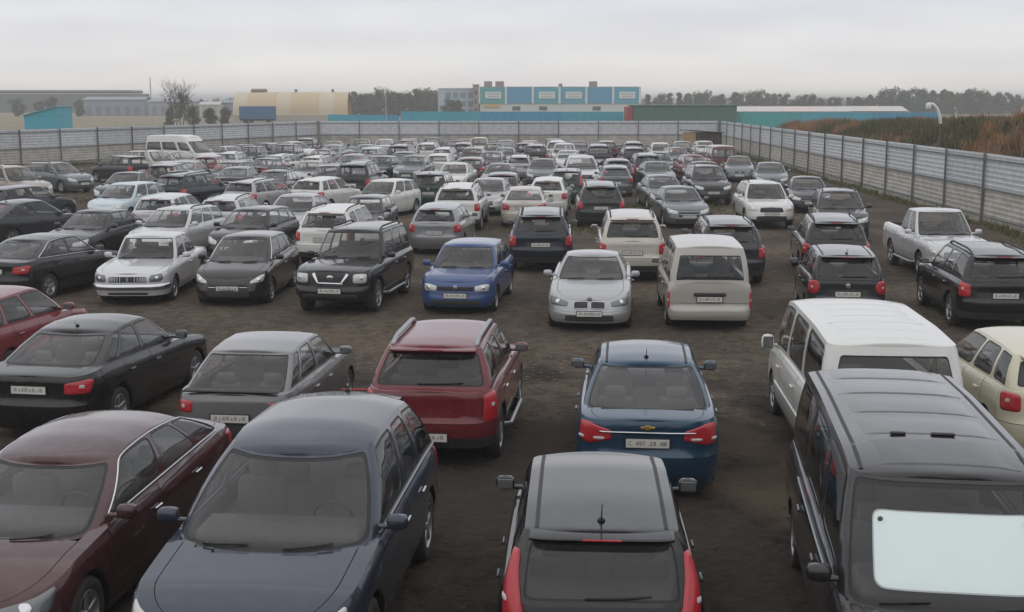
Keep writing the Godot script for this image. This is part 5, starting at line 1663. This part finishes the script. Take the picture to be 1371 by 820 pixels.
const CARS := [
	["lux", -4.42, -12.30, -6.0, "burgundy", "burgundy sedan with chrome outlined side windows beside blue grey off-roader", "", 1, 1, 1],
	["suv_big", -1.95, -11.40, -5.5, "bluegrey", "large blue grey off-roader with roof aerial beside burgundy sedan", "", 1, 1, 1],
	["cross", -0.88, -18.08, 174.0, "red", "red crossover with silver roof rails behind blue grey off-roader", "", 1, 1, 1],
	["cruze", 1.82, -16.89, 175.0, "steelblue", "dark blue sedan with boot lid chrome bar and white plate behind black hatchback", "", 1, 1, 1],
	["mini", 0.78, -11.00, 177.0, "black", "black hatchback with tall red tail lights and long roof aerial", "", 1, 1, 1],
	["tvan", 3.60, -10.85, -8.0, "vanblack", "black van with white sunshade in its windscreen and ribbed roof", "", 1, 1, 1],
	["starex", 4.83, -17.40, 176.0, "white", "white van with ribbed roof parked behind black van with sunshade", "", 1, 1, 1],
	["hatch", 7.45, -18.20, 177.0, "cream", "cream hatchback parked beside the ribbed white van", "", 1, 1, 1],
	["sedan2", -6.42, -19.60, 171.0, "black", "dusty black sedan with roof aerial parked beside grey liftback", "", 1, 1, 1],
	["lift", -3.54, -18.53, 174.0, "greymet", "old grey liftback with wide sloping rear window", "", 1, 1, 1],
	["hatch", -9.20, -22.40, 172.0, "redpaint", "red hatchback beside dusty black sedan with roof aerial", "", 1, 1, 1],
	["coupe", -11.73, -31.90, 165.0, "black", "black sedan with chrome window outline beside silver old saloon", "", 1, 1, 1],
	["volga", -9.05, -31.63, 1.0, "silverwhite", "silver old saloon with chrome bumper and upright grille", "", 1, 1, 1],
	["opel", -6.56, -31.27, -2.0, "brownblack", "dark brown hatchback with white plate beside silver old saloon", "", 1, 1, 1],
	["pathf", -3.71, -30.14, -8.5, "black", "black off-roader with chrome grille and roof rails", "", 1, 1, 1],
	["golf", -1.01, -30.02, -7.5, "blue", "bright blue hatchback beside black off-roader with chrome grille", "", 1, 1, 1],
	["suv", 0.88, -37.32, 178.0, "navydark", "dark blue crossover with white rear plate behind bright blue hatchback", "", 1, 1, 1],
	["bmw", 1.80, -28.09, -5.0, "silver", "silver sedan with twin kidney shaped grille", "", 1, 1, 1],
	["suv_tall", 3.31, -35.43, 177.0, "beigewhite", "beige white crossover with roof rails behind silver sedan with twin grille", "", 1, 1, 1],
	["combi", 4.23, -28.09, 177.0, "beigesilver", "pale beige panel van with wide rear window beside silver sedan", "", 1, 1, 1],
	["suv", 5.80, -34.57, 177.0, "darkgrey", "dark grey crossover behind pale beige panel van", "", 1, 1, 1],
	["roundlamp", 7.42, -28.49, 172.0, "blackdust", "black hatchback with round red tail lights beyond the ribbed white van", "", 1, 1, 1],
	["suv", 8.89, -35.30, 172.0, "black", "black crossover with silver roof rails in front of black round-lamp hatchback", "", 1, 1, 1],
	["pickup", 12.00, -35.60, -2.0, "silverwhite", "silver double cab pickup truck by the metal fence", "", 1, 1, 1],
	["suv", 10.40, -28.00, 175.0, "black", "black crossover with bare chrome side trim next to silver pickup truck", "", 1, 1, 1],
	["sedan", -12.83, -38.93, -12.0, "darkgrey", "dark grey sedan behind silver old saloon", "", 1, 1, 1],
	["wagon", -10.54, -39.67, -10.0, "silverwhite", "white estate car with red side lamp behind silver old saloon", "", 1, 1, 1],
	["hatch", -8.02, -39.16, -10.0, "black", "black hatchback with sun strip behind dark brown hatchback", "", 1, 1, 1],
	["suv", -5.16, -38.50, 172.0, "white", "white crossover right behind black off-roader with chrome grille", "", 1, 1, 1],
	["hatch", -2.23, -41.30, 174.0, "silverdark", "silver grey hatchback behind bright blue hatchback", "", 1, 1, 1],
	["suv", -1.93, -48.61, 176.0, "white", "white crossover with dark rear window beside white fronted hatchback", "", 1, 1, 1],
	["hatch", -5.32, -53.26, -20.0, "white", "white hatchback standing askew in front of black off-roader", "", 1, 1, 1],
	["sedan", 0.55, -49.76, 177.0, "beigewhite", "beige white sedan with two red tail lamps in middle row", "", 1, 1, 1],
	["suv", 3.42, -49.50, 178.0, "blacksilver", "black crossover with pale roof and plate on rear window", "", 1, 1, 1],
	["sedan", 6.56, -49.65, 3.0, "greysilver", "grey sedan with sloping bonnet before dark grey crossover", "", 1, 1, 1],
	["sedan", 6.76, -57.23, 3.0, "greysilver", "grey sedan tucked behind another grey sedan", "", 1, 1, 1],
	["suv", 9.78, -49.27, -2.0, "white", "white off-roader with dark grille beside the fence row", "", 1, 1, 1],
	["suv", 11.54, -44.64, -9.0, "darkgrey", "dark grey off-roader in line along the fence", "", 1, 1, 1],
	["sedan", 13.08, -56.09, -8.0, "navydark", "navy sedan in line along the fence", "", 1, 1, 1],
	["sedan", 14.08, -69.14, -8.0, "greysilver", "grey sedan in the packed middle rows, backed towards the far end fence", "grey sedan parked alike in the yard", 1.028, 0.994, 1.0],
	["bmw", 13.69, -76.61, -8.0, "greysilver", "grey sedan in the packed back rows, backed towards the far end fence", "grey sedan parked alike in the yard", 0.98, 1.02, 1.016],
	["coupe", 10.46, -69.13, 2.0, "greydark", "dark grey sedan in the packed middle rows, backed towards the far end fence", "", 1.021, 1.015, 0.983],
	["opel", 11.01, -77.32, 4.0, "redpaint", "red hatchback in the packed back rows, backed towards the far end fence", "", 0.983, 0.998, 1.004],
	["wagon", 11.74, -90.54, 3.0, "greysilver", "grey estate car in the packed back rows, backed towards the far end fence", "grey estate car parked alike in the yard", 0.977, 0.989, 1.02],
	["combi", 13.40, -82.98, 184.0, "rust", "rust red box van in the packed back rows, nosed towards the far end fence", "", 1.008, 1.043, 0.968],
	["sedan2", 7.99, -70.46, 2.0, "greysilver", "grey sedan in the packed middle rows, backed towards the far end fence", "grey sedan parked alike in the yard", 1.003, 0.982, 1.005],
	["suv", 7.90, -75.43, 180.0, "greydark", "dark grey crossover in the packed middle rows, nosed towards the far end fence", "", 1.028, 1.017, 1.027],
	["suv_big", 3.83, -70.38, -0.0, "silverwhite", "silver off-roader with white sunshade in its windscreen", "", 1, 1, 1],
	["suv_tall", 3.76, -91.49, -2.0, "white", "white crossover in the packed back rows, backed towards the far end fence", "", 1.017, 0.979, 1.018],
	["sedan", 1.77, -72.70, -4.0, "greysilver", "grey sedan in the packed middle rows, backed towards the far end fence", "grey sedan parked alike in the yard", 1.012, 1.02, 1.024],
	["opel", 1.62, -54.49, 175.0, "white", "white hatchback in the packed middle rows, nosed towards the far end fence", "", 0.982, 1.029, 1.02],
	["mini", 2.67, -60.72, 176.0, "greendark", "dark green hatchback in the packed middle rows, nosed towards the far end fence", "dark green hatchback parked alike in the yard", 0.975, 1.012, 0.996],
	["suv_tall", -23.50, -59.50, 55.0, "beige", "beige crossover parked askew along the fence by the white minibus", "", 0.999, 0.989, 0.967],
	["wagon", -24.20, -67.50, 55.0, "greysilver", "grey estate car parked askew along the fence by the white minibus", "", 1.004, 1.038, 1.015],
	["roundlamp", -23.20, -75.00, 235.0, "greydark", "dark grey hatchback parked askew along the fence by the white minibus", "dark grey hatchback parked alike in the yard", 0.976, 1.012, 0.984],
	["suv", -22.20, -78.50, 55.0, "beigewhite", "beige white crossover parked askew along the fence by the white minibus", "", 1.024, 1.033, 0.987],
	["sedan", -22.60, -85.00, 55.0, "silver", "silver sedan parked askew along the fence by the white minibus", "silver sedan parked alike in the yard", 0.99, 0.963, 0.99],
	["minibus", -23.20, -89.50, 62.0, "white", "tall white minibus standing by the metal fence", "", 1, 1, 1],
	["sedan2", -16.30, -42.50, 150.0, "greydark", "dark grey sedan in the packed middle rows, nosed towards the far end fence", "dark grey sedan parked alike in the yard", 0.984, 1.03, 0.996],
	["hatch", -19.40, -50.50, 150.0, "greydark", "dark grey hatchback parked askew along the fence by the white minibus", "dark grey hatchback parked alike in the yard", 1.003, 0.968, 0.969],
	["coupe", -20.83, -93.99, 48.0, "silver", "silver sedan parked askew along the fence by the white minibus", "silver sedan parked alike in the yard", 0.985, 0.975, 0.968],
	["sedan2", -20.07, -96.04, 48.0, "greydark", "dark grey sedan in the last rows, backed towards the far end fence", "dark grey sedan parked alike in the yard", 0.993, 1.009, 0.996],
	["mini", -18.28, -97.17, 48.0, "greysilver", "grey hatchback in the last rows, backed towards the far end fence", "", 0.998, 1.005, 0.964],
	["bmw", -18.23, -99.87, 48.0, "redpaint", "red sedan in the last rows, backed towards the far end fence", "", 0.997, 1.019, 0.962],
	["sedan2", -17.33, -101.80, 48.0, "silverwhite", "pale silver sedan in the last rows, backed towards the far end fence", "", 1.012, 1.042, 1.028],
	["hatch", -15.59, -51.17, -12.0, "whiteblue", "pale blue white hatchback with black bumper strip", "", 1, 1, 1],
	["suv", -13.90, -56.00, 157.0, "navydark", "dark navy minivan with tall red rear lamp", "", 1, 1, 1],
	["wagon", -10.70, -54.50, 160.0, "silver", "silver estate car with roof rails and red rear lamp", "", 1, 1, 1],
	["hatch", -8.10, -55.30, 160.0, "white", "white hatchback with wide red lamps beside silver estate car", "", 1, 1, 1],
	["cruze", -14.14, -74.26, 164.0, "greydark", "dark grey sedan in the packed middle rows, nosed towards the far end fence", "dark grey sedan parked alike in the yard", 1.028, 0.989, 0.981],
	["wagon", -14.39, -80.93, 166.0, "white", "white estate car in the packed back rows, nosed towards the far end fence", "white estate car parked alike in the yard", 0.98, 0.966, 1.007],
	["hatch", -15.54, -69.80, -14.0, "brownblack", "dark brown hatchback in the packed middle rows, backed towards the far end fence", "", 1.002, 0.964, 1.011],
	["sedan2", -11.13, -69.99, -10.0, "silver", "silver sedan in the packed middle rows, backed towards the far end fence", "silver sedan parked alike in the yard", 1.021, 1.017, 0.988],
	["wagon", -11.82, -78.75, 168.0, "white", "white estate car in the packed back rows, nosed towards the far end fence", "white estate car parked alike in the yard", 0.993, 0.964, 0.978],
	["suv_tall", -7.35, -62.06, 172.0, "black", "black crossover in the packed middle rows, nosed towards the far end fence", "", 1.029, 1.037, 0.972],
	["sedan2", -13.77, -97.62, -8.0, "silver", "silver sedan in the last rows, backed towards the far end fence", "", 1.022, 0.962, 0.973],
	["sedan", -11.20, -98.32, 172.0, "greysilver", "grey sedan in the last rows, nosed towards the far end fence", "grey sedan parked alike in the yard", 0.996, 0.976, 1.017],
	["hatch", -9.62, -89.32, 172.0, "silver", "silver hatchback in the packed back rows, nosed towards the far end fence", "", 1.018, 1.03, 1.003],
	["sedan2", -9.64, -78.39, 172.0, "greysilver", "grey sedan in the packed back rows, nosed towards the far end fence", "", 1.01, 1.043, 1.016],
	["sedan2", -5.83, -75.50, -8.0, "greysilver", "grey sedan in the packed middle rows, backed towards the far end fence", "grey sedan parked alike in the yard", 1.012, 1.05, 0.96],
	["golf", -7.82, -76.50, -10.0, "greendark", "dark green hatchback in the packed back rows, backed towards the far end fence", "dark green hatchback parked alike in the yard", 0.999, 1.006, 1.012],
	["suv_tall", -7.58, -88.53, 174.0, "greendark", "dark green crossover in the packed back rows, nosed towards the far end fence", "", 0.982, 1.001, 0.997],
	["cross", -6.16, -94.81, 176.0, "white", "white crossover in the packed back rows, nosed towards the far end fence", "", 1.009, 1.031, 0.993],
	["opel", -4.46, -80.45, 174.0, "white", "white hatchback in the packed back rows, nosed towards the far end fence", "", 1.028, 0.976, 1.02],
	["wagon", -4.67, -89.81, 175.0, "silverwhite", "pale silver estate car in the packed back rows, nosed towards the far end fence", "", 1.007, 1.03, 1.023],
	["roundlamp", -3.51, -57.47, 175.0, "greendark", "dark green hatchback in the packed middle rows, nosed towards the far end fence", "dark green hatchback parked alike in the yard", 1.021, 1.038, 0.989],
	["coupe", -3.01, -68.30, -7.0, "white", "white sedan in the packed middle rows, backed towards the far end fence", "", 0.986, 0.999, 0.994],
	["golf", -2.33, -75.15, 176.0, "redbrown", "dark red hatchback in the packed middle rows, nosed towards the far end fence", "", 1.005, 1.022, 1.026],
	["sedan2", -0.66, -68.30, -6.0, "greysilver", "grey sedan in the packed middle rows, backed towards the far end fence", "grey sedan parked alike in the yard", 0.977, 0.972, 0.977],
	["coupe", -0.97, -54.99, -6.0, "silver", "silver sedan in the packed middle rows, backed towards the far end fence", "silver sedan parked alike in the yard", 0.995, 0.992, 0.961],
	["wagon", 0.50, -78.70, 177.0, "silver", "silver estate car in the packed back rows, nosed towards the far end fence", "", 0.985, 0.979, 0.998],
	["cruze", -2.68, -88.56, -6.0, "greysilver", "grey sedan in the packed back rows, backed towards the far end fence", "grey sedan parked alike in the yard", 0.992, 1.036, 0.961],
	["opel", -1.31, -82.11, -6.0, "greydark", "dark grey hatchback in the packed back rows, backed towards the far end fence", "", 1.014, 0.993, 1.016],
	["suv", -2.69, -105.33, -3.0, "cream", "cream crossover in the last rows, backed towards the far end fence", "", 0.987, 1.044, 0.974],
	["bmw", -0.46, -89.95, -4.0, "silver", "silver sedan in the packed back rows, backed towards the far end fence", "", 0.983, 1.041, 1.008],
	["suv", 1.72, -91.58, 178.0, "black", "black crossover in the packed back rows, nosed towards the far end fence", "", 1.017, 1.0, 1.024],
	["suv_tall", 5.88, -87.13, 179.0, "greydark", "dark grey crossover in the packed back rows, nosed towards the far end fence", "", 1.025, 1.034, 1.016],
	["sedan2", 3.83, -86.54, -1.0, "silverwhite", "pale silver sedan in the packed back rows, backed towards the far end fence", "", 1.026, 0.974, 1.018],
	["cross", 8.13, -86.28, 181.0, "navydark", "navy crossover in the packed back rows, nosed towards the far end fence", "", 0.984, 1.02, 0.979],
	["hatch", 9.44, -81.82, 2.0, "greendark", "dark green hatchback in the packed back rows, backed towards the far end fence", "dark green hatchback parked alike in the yard", 0.997, 0.984, 0.969],
	["opel", 5.87, -71.38, 180.0, "greydark", "dark grey hatchback in the packed middle rows, nosed towards the far end fence", "", 1.004, 1.039, 0.985],
	["cross", -17.02, -106.09, 179.0, "greydark", "dark grey crossover in the last rows, nosed towards the far end fence", "dark grey crossover parked alike in the yard", 0.985, 1.033, 0.978],
	["sedan", -14.97, -106.76, -1.0, "greysilver", "grey sedan in the last rows, backed towards the far end fence", "", 0.981, 0.964, 1.009],
	["sedan", -12.90, -108.79, -1.0, "greydark", "dark grey sedan in the last rows, backed towards the far end fence", "dark grey sedan parked alike in the yard", 1.028, 1.022, 1.0],
	["sedan", -10.85, -109.48, 179.0, "silver", "silver sedan in the last rows, nosed towards the far end fence", "", 1.014, 1.028, 1.029],
	["roundlamp", -8.82, -109.22, -1.0, "greydark", "dark grey hatchback in the last rows, backed towards the far end fence", "dark grey hatchback parked alike in the yard", 1.01, 0.974, 1.03],
	["cross", -6.79, -108.50, -1.0, "greydark", "dark grey crossover in the last rows, backed towards the far end fence", "", 1.013, 0.996, 1.023],
	["sedan", -4.02, -111.56, 179.0, "redbrown", "dark red sedan in the last rows, nosed towards the far end fence", "", 1.024, 0.995, 0.989],
	["bmw", -4.82, -104.80, -1.0, "greydark", "dark grey sedan in the last rows, backed towards the far end fence", "dark grey sedan parked alike in the yard", 0.984, 1.045, 1.009],
	["bmw", -1.96, -113.06, -1.0, "greydark", "dark grey sedan in the last rows, backed towards the far end fence", "dark grey sedan parked alike in the yard", 1.011, 0.98, 1.012],
	["bmw", -0.53, -107.46, 179.0, "greysilver", "grey sedan in the last rows, nosed towards the far end fence", "grey sedan parked alike in the yard", 1.027, 1.038, 0.992],
	["mini", 3.54, -107.14, -1.0, "redbrown", "dark red hatchback in the last rows, backed towards the far end fence", "", 0.98, 1.018, 0.964],
	["coupe", 5.53, -104.77, -1.0, "greydark", "dark grey sedan in the last rows, backed towards the far end fence", "dark grey sedan parked alike in the yard", 0.999, 0.998, 1.025],
	["cross", 7.52, -101.97, 179.0, "greydark", "dark grey crossover in the last rows, nosed towards the far end fence", "dark grey crossover parked alike in the yard", 1.016, 0.971, 0.998],
	["golf", 9.54, -101.34, -1.0, "greydark", "dark grey hatchback in the last rows, backed towards the far end fence", "dark grey hatchback parked alike in the yard", 1.011, 0.982, 1.001],
	["cruze", 11.54, -99.27, -1.0, "white", "white sedan in the last rows, backed towards the far end fence", "", 0.978, 1.026, 1.001],
	["cruze", 13.62, -101.74, 179.0, "greendark", "dark green sedan in the last rows, nosed towards the far end fence", "", 1.026, 1.042, 0.981],
	["wagon", 15.69, -103.78, -1.0, "white", "white estate car in the last rows, backed towards the far end fence", "", 0.978, 1.019, 1.008],
	["hatch", 1.46, -105.15, -1.0, "silver", "silver hatchback in the last rows, backed towards the far end fence", "", 1.016, 0.989, 0.989],
	["hatch", -12.11, -45.14, 173.1, "silverwhite", "pale silver hatchback in the packed middle rows, nosed towards the far end fence", "", 1.019, 1.014, 0.979],
	["wagon", -9.84, -44.76, 176.3, "silverwhite", "pale silver estate car in the packed middle rows, nosed towards the far end fence", "", 0.981, 1.024, 0.981],
	["coupe", -7.56, -44.63, -6.6, "silver", "silver sedan in the packed middle rows, backed towards the far end fence", "silver sedan parked alike in the yard", 1.026, 1.036, 0.991],
	["hatch", -5.16, -44.77, -4.5, "navydark", "navy hatchback in the packed middle rows, backed towards the far end fence", "", 0.987, 0.962, 0.998],
	["coupe", -18.25, -60.16, -6.6, "greydark", "dark grey sedan parked askew along the fence by the white minibus", "", 1.015, 0.968, 0.99],
	["sedan", -15.79, -60.31, -6.8, "navydark", "navy sedan in the packed middle rows, backed towards the far end fence", "navy sedan parked alike in the yard", 0.996, 1.003, 1.002],
	["cruze", -11.17, -60.44, 176.3, "black", "black sedan in the packed middle rows, nosed towards the far end fence", "", 1.0, 1.023, 0.976],
	["golf", -0.39, -59.75, 176.6, "brownblack", "dark brown hatchback in the packed middle rows, nosed towards the far end fence", "", 1.015, 1.003, 1.001],
	["suv", 9.23, -60.12, 0.2, "greydark", "dark grey crossover in the packed middle rows, backed towards the far end fence", "", 1.009, 1.041, 1.028],
	["mini", -17.52, -65.31, 175.4, "black", "black hatchback parked askew along the fence by the white minibus", "", 0.976, 1.024, 0.997],
	["coupe", -13.95, -65.16, 176.6, "greydark", "dark grey sedan in the packed middle rows, nosed towards the far end fence", "dark grey sedan parked alike in the yard", 1.01, 0.981, 0.991],
	["cruze", -9.37, -65.92, -5.7, "brownblack", "dark brown sedan in the packed middle rows, backed towards the far end fence", "", 0.998, 0.997, 1.024],
	["opel", 5.29, -65.21, 177.2, "greysilver", "grey hatchback in the packed middle rows, nosed towards the far end fence", "", 0.992, 1.0, 0.963],
	["coupe", -18.10, -71.35, 176.8, "greysilver", "grey sedan parked askew along the fence by the white minibus", "", 0.993, 0.982, 0.987],
	["sedan2", -8.60, -71.59, -4.4, "navydark", "navy sedan in the packed middle rows, backed towards the far end fence", "navy sedan parked alike in the yard", 0.984, 0.986, 0.984],
	["hatch", -18.15, -77.14, 176.3, "redpaint", "red hatchback parked askew along the fence by the white minibus", "", 1.0, 1.002, 1.005],
	["coupe", 4.34, -77.22, 177.5, "white", "white sedan in the packed back rows, nosed towards the far end fence", "", 1.01, 1.003, 0.99],
	["wagon", -18.07, -82.58, 176.9, "silverwhite", "pale silver estate car parked askew along the fence by the white minibus", "", 1.003, 1.019, 0.985],
	["sedan2", -6.86, -82.39, 173.1, "black", "black sedan in the packed back rows, nosed towards the far end fence", "black sedan parked alike in the yard", 1.029, 1.033, 1.019],
	["suv", -18.21, -88.12, -5.8, "greydark", "dark grey crossover parked askew along the fence by the white minibus", "", 0.983, 0.98, 1.003],
	["suv_tall", -15.73, -88.21, -4.4, "greydark", "dark grey crossover in the packed back rows, backed towards the far end fence", "", 1.023, 1.001, 1.017],
	["coupe", -13.20, -88.27, -6.8, "redbrown", "dark red sedan in the packed back rows, backed towards the far end fence", "", 1.008, 0.96, 1.028],
	["wagon", 14.48, -88.23, 0.3, "greysilver", "grey estate car in the packed back rows, backed towards the far end fence", "grey estate car parked alike in the yard", 1.025, 0.994, 1.017],
	["wagon", -9.38, -94.09, -3.2, "white", "white estate car in the packed back rows, backed towards the far end fence", "", 0.986, 1.018, 1.005],
	["wagon", 6.29, -93.52, -2.1, "greendark", "dark green estate car in the packed back rows, backed towards the far end fence", "", 0.996, 1.037, 0.969],
	["suv_tall", 8.89, -93.80, 177.7, "brownblack", "dark brown crossover in the packed back rows, nosed towards the far end fence", "", 0.985, 1.011, 1.011],
	["cruze", 13.97, -93.45, 179.2, "black", "black sedan in the packed back rows, nosed towards the far end fence", "black sedan parked alike in the yard", 0.976, 1.021, 0.976],
	["suv", -8.37, -99.64, -5.6, "redbrown", "dark red crossover in the last rows, backed towards the far end fence", "", 1.004, 1.005, 1.011],
	["hatch", -3.72, -98.70, 176.2, "navydark", "navy hatchback in the last rows, nosed towards the far end fence", "", 0.997, 1.03, 0.981],
	["sedan2", -1.42, -99.48, -5.6, "greendark", "dark green sedan in the last rows, backed towards the far end fence", "", 1.027, 0.992, 0.972],
	["golf", 1.11, -99.59, 174.5, "black", "black hatchback in the last rows, nosed towards the far end fence", "", 0.993, 1.045, 1.008],
	["suv_tall", 3.53, -98.73, 175.6, "silverwhite", "pale silver crossover in the last rows, nosed towards the far end fence", "", 0.993, 0.97, 1.008],
]
